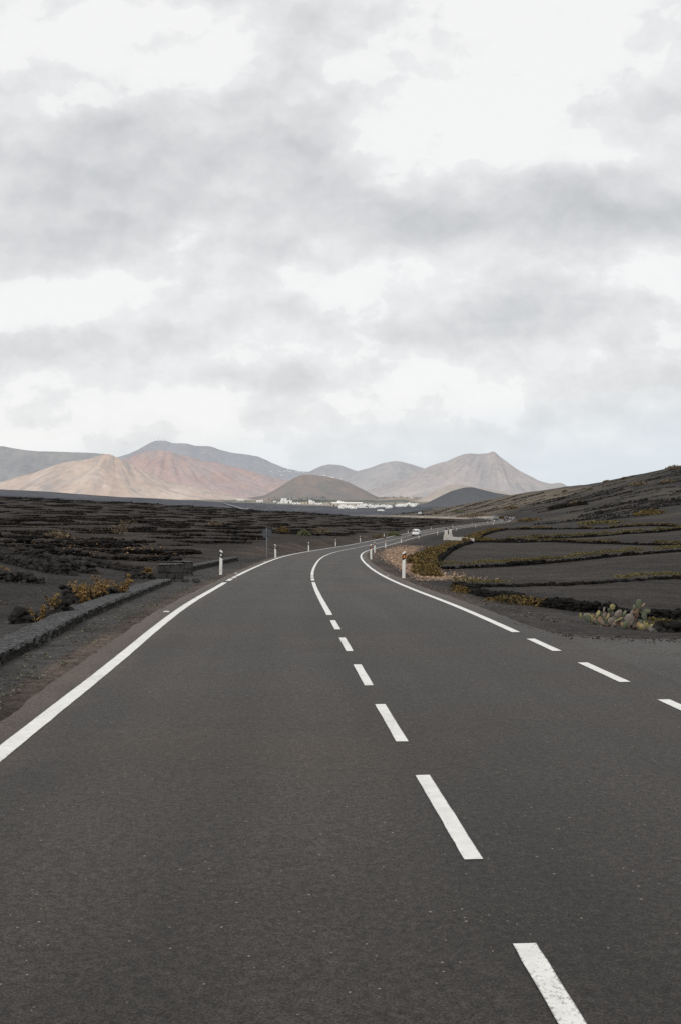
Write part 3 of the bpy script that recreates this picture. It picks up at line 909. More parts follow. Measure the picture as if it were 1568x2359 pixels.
# gate pillars of squared stone
def pillar(c, sx, sy, sz, rz, label, seed):
    rnd = random.Random(seed)
    root = empty('stone_pillar', c, rz)
    tag(root, label, 'pillar', 'stone pillars at the field entrance')
    mb = MB(); mb.box((0, 0, sz / 2 - .08), (sx - .06, sy - .06, sz + .1))
    mb.build('core', M['mortar'], root)
    rows = 3; z = -.12
    hs = [.27, .22, .30]; tot = sum(hs); hs = [h / tot * (sz + .08) for h in hs]
    blk = MB()
    for r in range(rows):
        for side in range(4):
            L = sx if side % 2 == 0 else sy
            cuts = [-L / 2]
            while cuts[-1] < L / 2 - .12: cuts.append(min(L / 2, cuts[-1] + rnd.uniform(.18, .34)))
            if cuts[-1] < L / 2: cuts.append(L / 2)
            for a_, b_ in zip(cuts[:-1], cuts[1:]):
                mid = (a_ + b_) / 2; w_ = b_ - a_ - .018; h_ = hs[r] - .018
                ang = side * math.pi / 2
                off = (sy if side % 2 == 0 else sx) / 2 - .04
                cx_, cy_ = mid * math.cos(ang) + off * math.sin(ang), mid * math.sin(ang) - off * math.cos(ang)
                vs = []
                for (x_, y_, z_) in [(-1, -1, -1), (1, -1, -1), (1, 1, -1), (-1, 1, -1), (-1, -1, 1), (1, -1, 1), (1, 1, 1), (-1, 1, 1)]:
                    xx = x_ * w_ / 2 + rnd.uniform(-.012, .012); yy = y_ * .05 + rnd.uniform(-.01, .01); zz = z_ * h_ / 2 + rnd.uniform(-.012, .012)
                    vs.append((cx_ + xx * math.cos(ang) - yy * math.sin(ang), cy_ + xx * math.sin(ang) + yy * math.cos(ang), z + hs[r] / 2 + zz))
                blk.add(vs, [(3, 2, 1, 0), (4, 5, 6, 7), (0, 1, 5, 4), (1, 2, 6, 5), (2, 3, 7, 6), (3, 0, 4, 7)])
        z += hs[r]
    blk.build('stonework', M['block'], root)
    cap = MB()
    N = 9
    V = []; Fc = []
    for i in range(N):
        for j in range(N):
            V.append(((i / (N - 1) - .5) * (sx + .02), (j / (N - 1) - .5) * (sy + .02), sz - .045 + .035 + rnd.uniform(-.012, .014)))
    for i in range(N - 1):
        for j in range(N - 1):
            a = i * N + j; Fc.append((a, a + N, a + N + 1, a + 1))
    cap.add(V, Fc)
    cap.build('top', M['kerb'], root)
    return root


M['mortar'] = simple('dark_mortar', (.022, .020, .019), (.012, .011, .010), 12, .95, .1)
M['block'] = simple('squared_lava', (.062, .059, .056), (.028, .027, .026), 7, .92, .15, .9, 30, island=.3)
p = at(394, 1336, 36.8); p.z = H1(p.x, p.y)
pillar(p, .84, .62, .62, R(4), 'squared dark stone pillar at the end of the long low wall', 5)
p = at(421, 1327, 42.0); p.z = H1(p.x, p.y)
pillar(p, .78, .62, .60, R(4), 'dark stone pillar partly hidden behind the front pillar', 6)

# two loose blocks at the foot of the pillar
for px, d, lab, s in ((427.5, 36.0, 'loose dark stone lying right against the front pillar', .16), (451, 35.6, 'loose dark stone lying apart on the gravel right of the pillars', .17)):
    mb = MB(); x, y = xy(px, d); stone(mb, (0, 0, .03), s * .95, s * .7, s * .48, random.Random(int(px)), True)
    o = mb.build('loose_stone', M['lava'], loc=(x, y, H1(x, y) + .02)); tag(o, lab, 'stone', 'loose stones by the pillars')

# rubble walls in the near left field
rubble_wall([xy(-25, 33.4), xy(30, 33.2), xy(90, 33.0)], .40, .5, .16, 'short black rubble wall at the left edge, below the longer ones', fine=True, seed=21)
rubble_wall([xy(-60, 50), xy(0, 46.5), xy(70, 42), xy(158, 38.3)], .46, .6, .17, 'middle black rubble wall running in from the left edge', fine=True, seed=22)
rubble_wall([xy(-40, 57), xy(60, 51), xy(140, 45), xy(213, 41)], .50, .6, .17, 'rear black rubble wall ending near the white scrap', fine=True, seed=23)
rubble_wall([xy(180, 52), xy(240, 48.5), xy(290, 46), xy(326, 44.2)], .36, .5, .16, 'low black rubble wall leading to the golden bush beside the pillar', fine=True, seed=24)
rubble_wall([xy(291, 39.4), xy(330, 39.0), xy(366, 38.6)], .28, .45, .14, 'very low rubble wall butting against the front pillar', fine=True, seed=25)
rubble_wall([xy(40, 19.2), xy(95, 19.0), xy(150, 19.4)], .34, .46, .15, 'nearest rubble heap against the long low wall, with an orange plant', fine=True, seed=26, taper=False)
rubble_wall([xy(152, 24.8), xy(205, 24.5), xy(255, 25.2)], .40, .5, .16, 'rubble heap under the big golden bush by the long low wall', fine=True, seed=27, taper=False)

# field walls on the right
FW = {
    'front': ([(1052, 41), (1090, 36.8), (1129, 33), (1204, 29), (1279, 26.6), (1354, 24.8), (1430, 24.3), (1505, 24.4), (1568, 24.8), (1700, 26), (1900, 29)],   .24, .5, .105, 'long rubble wall behind the prickly pears along the right verge'),
    'first': ([(1060, 41.2), (1150, 43), (1242, 44.4), (1354, 46.8), (1490, 50.3), (1568, 52.3), (1900, 60)], .15, .4, .12, 'nearest field wall dividing the two closest terraces on the right'),
    'second': ([(1004, 80), (1070, 80.8), (1140, 82), (1298, 88), (1422, 94), (1568, 100), (1900, 115)], .30, .5, .19, 'second field wall from the front, topped with golden scrub along the right terraces'),
    'west': ([(1003, 81), (1003, 88), (1009, 95), (1035, 125), (1061, 155), (1086, 182)], .36, .55, .22, 'curved field wall rising beside the golden scrub below the bend'),
    'third': ([(1090, 187), (1189, 178), (1354, 160), (1467, 148), (1568, 138), (1900, 120)], .32, .6, .25, 'third field wall from the front, running right from the white gate wall'),
    'fourth': ([(1100, 192), (1180, 188), (1257, 186), (1354, 186), (1448, 186), (1568, 186), (1900, 190)], .32, .6, .25, 'fourth field wall from the front, with yellow scrub rising to the right'),
    'north': ([(1104, 193), (1109, 220), (1137, 245), (1167, 265)], .36, .6, .27, 'field wall curving up past the white gate pillars'),
    'fifth': ([(1167, 265), (1280, 255), (1392, 245), (1568, 232), (1900, 220)], .40, .7, .30, 'farthest dark field wall at the foot of the right hill'),
}
FWP = {}
for i, (k, (pl_, hg, wd, sz, lab)) in enumerate(FW.items()):
    P = [xy(px, d) for px, d in pl_]; FWP[k] = P
    rubble_wall(P, hg, wd, sz, lab, 'stone walls around the right hand fields', fine=False, seed=40 + i, mat=M['lava_field'])
rubble_wall([xy(1512, 17.7), xy(1560, 17.8), xy(1640, 18.2)], .16, .3, .13, 'short rubble wall at the right frame edge beside the side road', fine=True, seed=60)


# ------------------------------------------------------------------ low crescent walls of the ash vineyard
def crescent_mb(L, bow, hgt, size, rnd):
    """a low loose wall, bowed towards the viewer, its ends curling back"""
    mb = MB()
    n = int(L / (size * .62)); ph = rnd.uniform(0, 6)
    for i in range(n + 1):
        t = 2 * i / n - 1
        x = t * L / 2
        y = -bow * (1 - abs(t) ** 2.4) + .25 * math.sin(x * 1.1 + ph)
        k = 1 - abs(t) ** 3
        for c in range(3 if k > .25 else 2):
            s = size * rnd.uniform(.34, .70)
            z = -.05 + size * .15 + (c == 2) * hgt * .55 + rnd.uniform(-.04, .05)
            stone(mb, (x + rnd.uniform(-.1, .1), y + (c == 1) * size * .8 + rnd.uniform(-.08, .08), z), s * 1.25, s, s * .66, rnd)
    return mb


rndz = random.Random(77)
variants = []
for i in range(14):
    mb = crescent_mb(rndz.uniform(4.5, 10.5), rndz.uniform(.5, 2.6), .26, rndz.uniform(.24, .32), rndz)
    me = bpy.data.meshes.new('crescent_wall'); me.from_pydata(mb.v, [], mb.f); me.materials.append(M['lava_far']); me.update()
    variants.append(me)
cand = []
y = 56.0
while y < 760:
    step = min(2.6 + .034 * y, 11)
    wy = y * .36 + 6
    x = -wy + rndz.uniform(0, 4)
    while x < wy:
        gx = x + rndz.uniform(-1.2, 1.2); gy = y + rndz.uniform(-.22, .22) * step + 2.2 * math.sin(x / 19.0 + y / 40)
        l = float(lateral(gx, gy))
        ok = (l < -8 - .02 * gy) and not (gx > 0 and gy > 520)
        if gy < 66 and gx > -13: ok = False
        if (gx / gy * F + CX) > 440 + 2.2 * (gy - 56) and gy < 130: ok = False
        if abs(gx / gy * F + CX - 280) < 40 and 96 < gy < 118: ok = False
        if gy < 600 and ok and rndz.random() < .88: cand.append((gx, gy))
        x += 5.8 + .009 * y + rndz.uniform(-1.6, 2.2)
    y += step
cz = .0 + height(np.array([c[0] for c in cand]), np.array([c[1] for c in cand]))
order = sorted(range(len(cand)), key=lambda i: cand[i][1])
vis = [i for i in order if abs(cand[i][0] / cand[i][1]) < .345]
near = vis[:298]
for k, i in enumerate(near):
    o = bpy.data.objects.new('crescent_wall', variants[rndz.randrange(14)]); COL.objects.link(o)
    o.location = (cand[i][0], cand[i][1], cz[i]); o.rotation_euler = (0, 0, rndz.gauss(0, .13))
    s = rndz.uniform(.85, 1.15); o.scale = (s, s * rndz.uniform(.7, 1.3), s * rndz.uniform(.8, 1.15))
    tag(o, 'low curved black stone wall among the many in the ash field', 'stone wall', 'low curved walls across the left ash field')
rest = [i for i in order if i not in set(near)]
mb = MB(); rn = random.Random(5)
for i in rest:
    s = rn.uniform(4.5, 11); n = rn.randint(11, 16); rot = rn.gauss(0, .13); st = rn.uniform(.5, 2.5)
    for q in range(n):
        t = 2 * q / (n - 1) - 1
        x_ = t * s / 2; y_ = -st * (1 - abs(t) ** 2.4) + rn.uniform(-.2, .2)
        xx = cand[i][0] + x_ * math.cos(rot) - y_ * math.sin(rot); yy = cand[i][1] + x_ * math.sin(rot) + y_ * math.cos(rot)
        stone(mb, (xx, yy, cz[i] + rn.uniform(.0, .2)), s / n * rn.uniform(.5, .9), rn.uniform(.2, .35), rn.uniform(.12, .24), rn)
o = mb.build('crescent_walls', M['lava_far']); tag(o, 'far low black walls massed across the back of the ash field', 'stone walls', kind='stuff')

# terrace walls on the slope of the right hill
rt = random.Random(91)
hn = 0
for k in range(115):
    px = rt.uniform(905, 1600)
    top = np.interp(px, [860, 1000, 1100, 1200, 1300, 1430, 1568, 1600], [1188, 1171, 1158, 1140, 1124, 1103, 1075, 1070])
    py = rt.uniform(top + 2, min(1205, top + 95)) if px > 1180 else rt.uniform(top + 1, 1187)
    q = hit(px, py, 240, 900)
    if abs(float(lateral(q.x, q.y))) < 9 or q.y > 880: continue
    L = rt.uniform(7, 26); a = rt.gauss(-.18, .18)
    P = []
    for t in (-.5, -.17, .17, .5):
        P.append((q.x + L * t * math.cos(a), q.y + L * t * math.sin(a) + rt.uniform(-.7, .7)))
    if any(abs(float(lateral(*pp))) < 8 for pp in P): continue
    o = rubble_mb(P, rt.uniform(.3, .55), .5, rt.uniform(.38, .6), rt).build('terrace_wall', M['lava_hill'])
    tag(o, 'low dark terrace wall across the slope of the right hill', 'stone wall', 'terrace walls on the right hill'); hn += 1
# the long dark wall that stands out on the slope
q0 = hit(1262, 1174, 240, 900); q1 = hit(1352, 1163, 240, 900)
rubble_wall([(q0.x, q0.y), ((q0.x + q1.x) / 2, (q0.y + q1.y) / 2), (q1.x, q1.y)], 1.5, .8, .5, 'longest dark wall standing alone on the right hillside', 'terrace walls on the right hill', mat=M['lava_far'], seed=95)


# ------------------------------------------------------------------ vegetation
def leaf_clump(mb, c, r, n, size, rnd, flat=.7, mi=0):
    for k in range(n):
        v = Vector((rnd.gauss(0, 1), rnd.gauss(0, 1), rnd.gauss(0, 1)))
        v = v.normalized() * r * rnd.random() ** .4
        p = Vector(c) + Vector((v.x, v.y, v.z * flat))
        d1 = Vector((rnd.uniform(-1, 1), rnd.uniform(-1, 1), rnd.uniform(-.5, .8))).normalized()
        d2 = d1.cross(Vector((rnd.uniform(-1, 1), rnd.uniform(-1, 1), rnd.uniform(-1, 1)))).normalized()
        s = size * rnd.uniform(.6, 1.3)
        mb.add([p - d1 * s, p + d2 * s * .55, p + d1 * s, p - d2 * s * .55], [(0, 1, 2, 3)], mi)


def vine(name, px, d, r, h, label, mat, n, leaf=.05, seed=0, stems=6, cat='bush', group='golden leaved bushes by the left walls', zoff=0.0, spread=1.0):
    """a shrub: stems with leaf clusters along them"""
    rnd = random.Random(seed)
    x, y = xy(px, d); root = empty(name, (x, y, H1(x, y) + zoff))
    tag(root, label, cat, group)
    st = MB(); lf = MB()
    for k in range(stems):
        a = rnd.uniform(0, 6.28); rr = r * rnd.uniform(.3, 1) * spread
        tip = Vector((math.cos(a) * rr * 1.25, math.sin(a) * rr * .7, h * rnd.uniform(.3, 1)))
        mid = tip * .5 + Vector((rnd.uniform(-.1, .1) * r, 0, h * .12))
        b0 = Vector((rnd.uniform(-.3, .3) * r, rnd.uniform(-.15, .15) * r, -.05))
        st.tube([b0, mid, tip], [.012 * h / .5 + .004, .008, .004], 5)
        for t in (.35, .6, .8, 1.0):
            c = (b0 * (1 - t) * (1 - t) + mid * 2 * t * (1 - t) + tip * t * t)
            leaf_clump(lf, c, r * rnd.uniform(.12, .42), int(n / (stems * 4) * rnd.uniform(.3, 1.5)) + 1, leaf, rnd)
    st.build('stems', M['twig'], root); lf.build('foliage', mat, root)
    return root


vine('bush', 88, 18.0, .15, .34, 'small orange leaved plant against the nearest rubble heap', M['leaf_gold'], 520, .022, 1, 5)
vine('bush', 120, 18.9, .14, .30, 'little yellow plant growing on top of the nearest rubble heap', M['leaf_yel'], 260, .024, 2, 6, zoff=.26)
vine('bush', 213, 24.4, .46, .66, 'tall golden bush on the rubble heap beside the long wall', M['leaf_gold'], 1300, .034, 3, 14)
vine('bush', 262, 25.6, .42, .56, 'rounded golden bush leaning over the long low wall, right of the tall one', M['leaf_gold'], 1300, .034, 4, 14)
vine('bush', 203, 22.8, .28, .30, 'low orange plant creeping beneath the tall golden bush', M['leaf_gold'], 420, .03, 5, 8)
vine('bush', 178, 25.2, .10, .52, 'thin green sprig left of the tall golden bush', M['leaf_green'], 90, .03, 6, 4)
vine('bush', 290, 28.5, .16, .26, 'small yellow sprig on the wall just before the pillars', M['leaf_yel'], 120, .03, 7, 5)
vine('bush', 342, 41.5, .34, .36, 'dense golden bush left of the front stone pillar', M['leaf_gold'], 800, .04, 8, 12)
vine('bush', 2, 33.9, .22, .45, 'orange leaved plant on the rubble wall at the left frame edge', M['leaf_gold'], 260, .035, 9, 6)

# leafless bush with pale stems out in the ash field
root = vine('bare_bush', 281, 108, 1.15, 1.55, 'big sparse brown bush with pale stems standing alone in the ash field', M['dry'], 620, .075, 15, 16, 'bush', None)


def mound(px, py, w, h, label, mat, seed, group, dmin=60, dmax=900, leaf=.13, n=420):
    """low rounded desert shrub of twigs and small leaves"""
    rnd = random.Random(seed)
    q = hit(px, py, dmin, dmax)
    root = empty('shrub', q); tag(root, label, 'shrub', group)
    lf = MB(); st = MB()
    for k in range(n):
        a = rnd.uniform(0, 6.28); rr = rnd.random() ** .5
        c = Vector((math.cos(a) * rr * w / 2, math.sin(a) * rr * w / 2.4, h * (1 - rr * rr) * rnd.uniform(.35, 1.05) * (1 + .25 * mnoise.noise(Vector((math.cos(a) * 2, math.sin(a) * 2, seed))))))
        leaf_clump(lf, c, leaf * 1.6, 3, leaf, rnd)
    for k in range(9):
        a = rnd.uniform(0, 6.28)
        st.tube([(0, 0, -.1), (math.cos(a) * w * .18, math.sin(a) * w * .18, h * .4), (math.cos(a) * w * .36, math.sin(a) * w * .36, h * .62)], [.04, .03, .012], 5)
    st.build('stems', M['twig'], root); lf.build('foliage', mat, root)
    return root


SH = [
    (738, 1227, 4.4, 1.1, 'wide straw coloured shrub beyond the bend, largest in the middle of the ash field', 'dry', 210),
    (651, 1226, 2.6, .9, 'small golden shrub behind and right of the round sign', 'cover', 211),
    (700, 1233, 2.4, .8, 'low grey green shrub nearer the road than the wide straw one', 'leaf_green', 212),
    (494, 1213, 3.6, .9, 'pale brown shrub in the ash field above the nearest left post', 'dry', 213),
    (906, 1236, 3.6, 1.1, 'olive shrub beside the road left of the white car', 'leaf_green', 214),
    (871, 1240, 3.0, .9, 'brown shrub on the verge further left of the white car', 'dry', 215),
    (130, 1240, 3.0, .7, 'low brown shrub in the ash field left of the bare bush', 'dry', 216),
]
for (px, py, w, h, lab, mt, sd_) in SH: mound(px, py, w, h, lab, M[mt], sd_, None)
HS = [
    (1096, 1191, 26, 3.2, 'wide pinkish straw shrubs just above the two dark cars', 'dry'), (1330, 1160, 9, 2.4, 'straw shrub behind the longest wall on the hillside', 'dry'),
    (1500, 1185, 13, 2.4, 'round golden shrub low on the right hillside', 'cover'), (1472, 1117, 12, 2.6, 'grey straw shrub high on the right hillside', 'dry'),
    (1538, 1111, 9, 2, 'pale shrub near the right edge of the hillside', 'dry'), (1358, 1128, 4, 1.2, 'small olive shrub in the middle of the hillside', 'leaf_green'),
    (1300, 1133, 4, 1.2, 'small dark green shrub left of the hillside middle', 'leaf_green'), (1168, 1193, 9, 1.6, 'olive yellow shrub right of the chevron boards', 'cover'),
    (1225, 1199, 12, 1.1, 'flat yellow shrub patch below the hillside walls', 'cover'), (1400, 1205, 20, .9, 'long yellow shrub patch on the lower hillside', 'cover_y'),
    (1555, 1080, 13, 3, 'straw shrub crowning the skyline at the right edge', 'dry'), (1440, 1103, 7, 1.5, 'pale shrub on the skyline left of the crowning one', 'dry'), (1398, 1110, 6, 1.4, 'low shrub on the hillside skyline, farthest left of the three', 'dry'),
    (1180, 1171, 14, 1.4, 'orange brown shrub patch below the left skyline', 'cover'), (1060, 1180, 12, 1.2, 'olive shrub patch above the far road', 'leaf_green'), (1010, 1183, 9, 1, 'straw shrub patch above the far road, left of the olive one', 'dry'),
]
for i, (px, py, w, h, lab, mt) in enumerate(HS): mound(px, py, w * .8, h * .6, lab, M[mt], 300 + i, 'shrubs on the right hillside', 250, 900, leaf=.32, n=int(160 + w * 8))


def cover_strip(P, w0, w1, hgt, n, mat, leaf, label, seed, off=0.0, zlift_=0.0, dens_noise=.35, lump_=.7):
    """creeping scrub along a line"""
    rnd = random.Random(seed); mb = MB()
    pts = path_pts(P, .25)
    XX = []; YY = []; HH = []
    for k in range(n):
        i = rnd.randrange(len(pts) - 1)
        a = pts[i]; b = pts[i + 1]
        tx, ty = b[0] - a[0], b[1] - a[1]; L = math.hypot(tx, ty) or 1
        if mnoise.noise(Vector((a[0] * .16, a[1] * .16, seed))) < -dens_noise: continue
        o = off + rnd.uniform(w0, w1)
        XX.append(a[0] - ty / L * o + rnd.uniform(-.1, .1)); YY.append(a[1] + tx / L * o)
        HH.append(hgt * rnd.random() ** .9 * (1 + 1.3 * mnoise.noise(Vector((a[0] * .5, a[1] * .5, seed + 3)))))
    Z = height(np.array(XX), np.array(YY))
    for x, y_, z, h in zip(XX, YY, Z, HH):
        leaf_clump(mb, (x, y_, z + zlift_ + h), leaf * 1.5, 3, leaf, rnd)
    o = mb.build('scrub', mat); tag(o, label, 'scrub', kind='stuff')
    return o


cover_strip(FWP['second'], -.1, .75, .24, 4600, M['cover_y'], .055, 'yellow scrub growing along the top of the second field wall', 1, off=.1, zlift_=.36, dens_noise=.42)
cover_strip(FWP['first'], -.15, .45, .14, 3000, M['cover_y'], .036, 'yellow green scrub on top of the nearest field wall', 2, off=.1, zlift_=.18, dens_noise=.25)
cover_strip(FWP['third'], -.2, .5, .2, 2600, M['cover'], .09, 'thin golden scrub along the third field wall', 3, off=.2, zlift_=.36, dens_noise=.15)
cover_strip(FWP['fourth'], -.2, .8, .35, 5200, M['cover_y'], .09, 'yellow scrub along the fourth field wall', 4, off=.2, zlift_=.36, dens_noise=.3)
cover_strip(FWP['fifth'], -.2, .8, .3, 1800, M['cover'], .14, 'golden scrub dotted on the farthest field wall', 5, off=.2, zlift_=.4, dens_noise=.0)
cover_strip(FWP['west'][:-1] + [xy(1068, 163)], .3, 2.3, .42, 8000, M['cover'], .10, 'broad band of golden olive scrub at the foot of the bank below the bend', 6, dens_noise=.5)
cover_strip([xy(988, 62), xy(985, 72), xy(984, 82), xy(990, 93)], -.7, 1.0, .36, 4000, M['cover'], .075, 'golden scrub spilling down the bank corner by the nearest right post', 7, dens_noise=.5)
cover_strip(FWP['north'], .2, 3.4, .55, 3800, M['cover'], .13, 'golden scrub band right of the white gate pillars', 8, dens_noise=.4)
cover_strip([xy(1060, 39), xy(1129, 32.4), xy(1204, 28.5), xy(1260, 26.8)], -.35, .25, .16, 1700, M['cover'], .032, 'golden scrub at the foot of the front rubble wall', 9, off=-.2, dens_noise=.0)
cover_strip([xy(1505, 17.8), xy(1640, 18.3)], -.1, .1, .08, 260, M['cover_y'], .02, 'yellow sprigs on the short wall at the right frame edge', 10, zlift_=.14, dens_noise=.3)

# dry vines against the crescent walls of the left field
rv_ = random.Random(123); mb = MB()
for i in order:
    if cand[i][1] > 330 or rv_.random() > .60: continue
    if mnoise.noise(Vector((cand[i][0] * .03, cand[i][1] * .03, 4))) < -.15 and cand[i][1] > 90: continue
    for k in range(rv_.randint(6, 26)):
        dx, dy = rv_.uniform(-3.6, 3.6), rv_.uniform(-1.9, .6)
        leaf_clump(mb, (cand[i][0] + dx, cand[i][1] + dy, cz[i] + rv_.uniform(.0, .3)), .16, 3, .07, rv_)
o = mb.build('dry_vines', simple('withered_vine', (.24, .15, .075), (.10, .065, .035), .15, .9, .1, island=.7)); tag(o, 'withered brown vines against the low curved walls', 'vines', kind='stuff')

# weeds along the left verge
rw = random.Random(9); mb = MB()
for k in range(46):
    y_ = rw.uniform(8, 62) if k > 14 else rw.uniform(8, 24)
    l = -(WL + SHL) - abs(rw.gauss(.12, .32))
    if l < -4.6: l = -4.55
    p = road_pt(y_, l); z = H1(p.x, p.y)
    r_ = rw.uniform(.05, .16)
    for j in range(rw.randint(2, 6)):
        leaf_clump(mb, (p.x + rw.uniform(-r_, r_), p.y + rw.uniform(-r_, r_) * 2, z + .025), .05, 8, .016, rw, .5)
o = mb.build('weeds', simple('pale_weed', (.17, .175, .125), (.085, .09, .065), 3, .85, .1, island=.6)); tag(o, 'tiny pale green weeds dotted along the left verge', 'weeds', kind='stuff')

# rubble on the bank at the bend
rr_ = random.Random(31); mb = MB()
for k in range(5200):
    y_ = rr_.uniform(52, 160); s_ = abs(rr_.gauss(2.9, 1.25)) + .45
    if y_ > 128 and rr_.random() < .6: continue
    p = road_pt(y_, WR + SHR + s_); z = H1(p.x, p.y) if k % 1 == 0 else 0
    s = rr_.uniform(.02, .06) if rr_.random() < .95 else rr_.uniform(.07, .12)
    stone(mb, (p.x, p.y, z + s * .25), s, s, s * .7, rr_)
o = mb.build('rubble', M['rubble']); tag(o, 'tan rubble scattered down the bank inside the bend', 'rubble', kind='stuff')
mb = MB()
for k in range(900):
    y_ = rr_.uniform(18.5, 46); s_ = abs(rr_.gauss(.5, .45)) + .05
    p = road_pt(y_, WR + SHR + s_); z = H1(p.x, p.y); s = rr_.uniform(.006, .028)
    stone(mb, (p.x, p.y, z + s * .2), s, s, s * .7, rr_)
for k in range(900):
    x_ = 3 + 7 * rr_.random(); y_ = float(np.interp(x_, SIDE_X, SIDE_Y)) - abs(rr_.gauss(0, .35)) + .12; s = rr_.uniform(.005, .018)
    stone(mb, (x_, y_, float(ZR(y_)) + s * .3), s, s, s * .7, rr_)
for k in range(700):
    y_ = rr_.uniform(7, 45); s_ = abs(rr_.gauss(.25, .35)) + .02
    p = road_pt(y_, -(WL + SHL + s_)); z = H1(p.x, p.y); s = rr_.uniform(.005, .022)
    stone(mb, (p.x, p.y, z + s * .2), s, s, s * .7, rr_)
for k in range(5200):
    y_ = 15 + 34 * rr_.random() ** 1.3; l_ = -rr_.uniform(5.2, 9 + y_ * .36)
    p = road_pt(y_, l_); s = rr_.uniform(.006, .022) * (1 + y_ / 60)
    stone(mb, (p.x, p.y, float(land(np.array([p.x]), np.array([p.y]))[0]) + s * .1), s, s, s * .7, rr_)
o = mb.build('gravel', simple('verge_gravel', (.115, .092, .076), (.03, .027, .025), 12, .9, .2, island=.7)); tag(o, 'small loose gravel along both verges', 'gravel', kind='stuff')


# ------------------------------------------------------------------ prickly pears
def pad_mesh(w, h, t, rnd):
    N, K = 14, 9
    V = []; Fc = []
    for i in range(K + 1):
        a = math.pi * i / K
        zz = -math.cos(a); r = math.sin(a)
        wid = r * (1 + .22 * zz)
        for k in range(N):
            b_ = 2 * math.pi * k / N
            V.append((w / 2 * wid * math.cos(b_) * (1 + rnd.uniform(-.02, .02)), t / 2 * (r ** .7) * math.sin(b_), h / 2 * (zz + 1)))
    for i in range(K):
        for k in range(N):
            k2 = (k + 1) % N
            Fc.append((i * N + k, i * N + k2, (i + 1) * N + k2, (i + 1) * N + k))
    return V, Fc


def cactus_mat(name, c1, c2):
    m, nt, b = new_mat(name)
    tc = nd(nt, 'ShaderNodeTexCoord').outputs['Object']
    f = noise_n(nt, tc, 14, 4); g = noise_n(nt, tc, 90, 2, .7)
    col = mixc(nt, ramp(nt, f, [(.35, (0, 0, 0)), (.65, (1, 1, 1))]), c1, c2)
    vo = nd(nt, 'ShaderNodeTexVoronoi', Scale=55.0); nt.links.new(tc, vo.inputs['Vector'])
    col = mixc(nt, math_n(nt, 'MULTIPLY', math_n(nt, 'LESS_THAN', vo.outputs['Distance'], .22), .45), col, (.35, .28, .22))
    nt.links.new(col, b.inputs['Base Color']); b.inputs['Roughness'].default_value = .65; b.inputs['Specular IOR Level'].default_value = .3
    bump_n(nt, b, g, .4, .006)
    return m


CM = {'g': cactus_mat('green_pad', (.125, .14, .08), (.075, .095, .055)), 'd': cactus_mat('dark_pad', (.085, .10, .065), (.055, .07, .045)),
      'y': cactus_mat('yellow_pad', (.30, .245, .10), (.165, .16, .07)), 'p': cactus_mat('dusty_pad', (.235, .195, .165), (.14, .12, .105)),
      'o': cactus_mat('brown_pad', (.25, .15, .085), (.16, .11, .075))}
CKIND = {'g': None, 'd': 'dark green pad', 'y': 'yellow green pad', 'p': 'dusty greyish pink pad', 'o': 'brown old pad'}
ZS, ZX, ZY = .15535, 1324.4, 1370.5


def cactus(name_lab, base_zoom, d, pads, trunk, seed):
    rnd = random.Random(seed)
    bx_, by_ = ZX + base_zoom[0] * ZS, ZY + base_zoom[1] * ZS
    x, y_ = xy(bx_, d); z = H1(x, y_)
    root = empty('prickly_pear', (x, y_, z)); tag(root, name_lab, 'cactus', 'prickly pears by the side road')
    m_ = ZS * d / F * 1.05
    xs_ = [q[0] for q in pads]; pads = list(pads)
    for k in range(max(3, int(len(pads) * .8))):
        qx = rnd.uniform(min(xs_) + 20, max(xs_) - 10); hh_ = rnd.uniform(40, 62)
        pads.append((qx, base_zoom[1] - rnd.uniform(15, 95) + (qx - base_zoom[0]) * .12 - 10, hh_ * .72, hh_, rnd.uniform(-45, 45), 1 if rnd.random() < .3 else 0, rnd.choice('ppgdoy')))
    for (cx_, cy_, rx, ry, tilt, face, kind) in pads:
        w, h = 2.1 * rx * m_, 2.1 * ry * m_
        wide = max(w, h * .62) if face > .5 else w
        V, Fc = pad_mesh(w if face < .5 else h * .7, h, max(.03, .28 * w) if face < .5 else w, rnd)
        mb = MB(); mb.add([(v[0], v[1], v[2] - h / 2) for v in V], Fc)
        o = mb.build('pad', CM[kind], root, True)
        o.location = ((cx_ - base_zoom[0]) * m_, rnd.uniform(-.09, .09), max(.02, (base_zoom[1] - cy_) * m_))
        o.rotation_euler = (rnd.uniform(-.2, .2), R(tilt), R(90) * (1 if face > .5 else 0) + rnd.uniform(-.3, .3) * (1 - face))
        if face > .5:
            o.rotation_mode = 'ZXY' if False else 'XYZ'
            # edge-on pads: turn about their own axis first, then lean sideways
            o.rotation_euler = (Matrix.Rotation(R(tilt), 3, 'Y') @ Matrix.Rotation(R(90) + rnd.uniform(-.25, .25), 3, 'Z')).to_euler()
        if CKIND[kind]: o['label'] = CKIND[kind]
    if trunk:
        mb = MB()
        for (cx_, cy_, rx, ry) in trunk:
            stone(mb, ((cx_ - base_zoom[0]) * m_, rnd.uniform(-.03, .06), (base_zoom[1] - cy_) * m_), rx * m_, rx * m_ * .8, ry * m_, rnd, True)
        mb.build('old_stem', M['cactus_stem'], root)
    return root


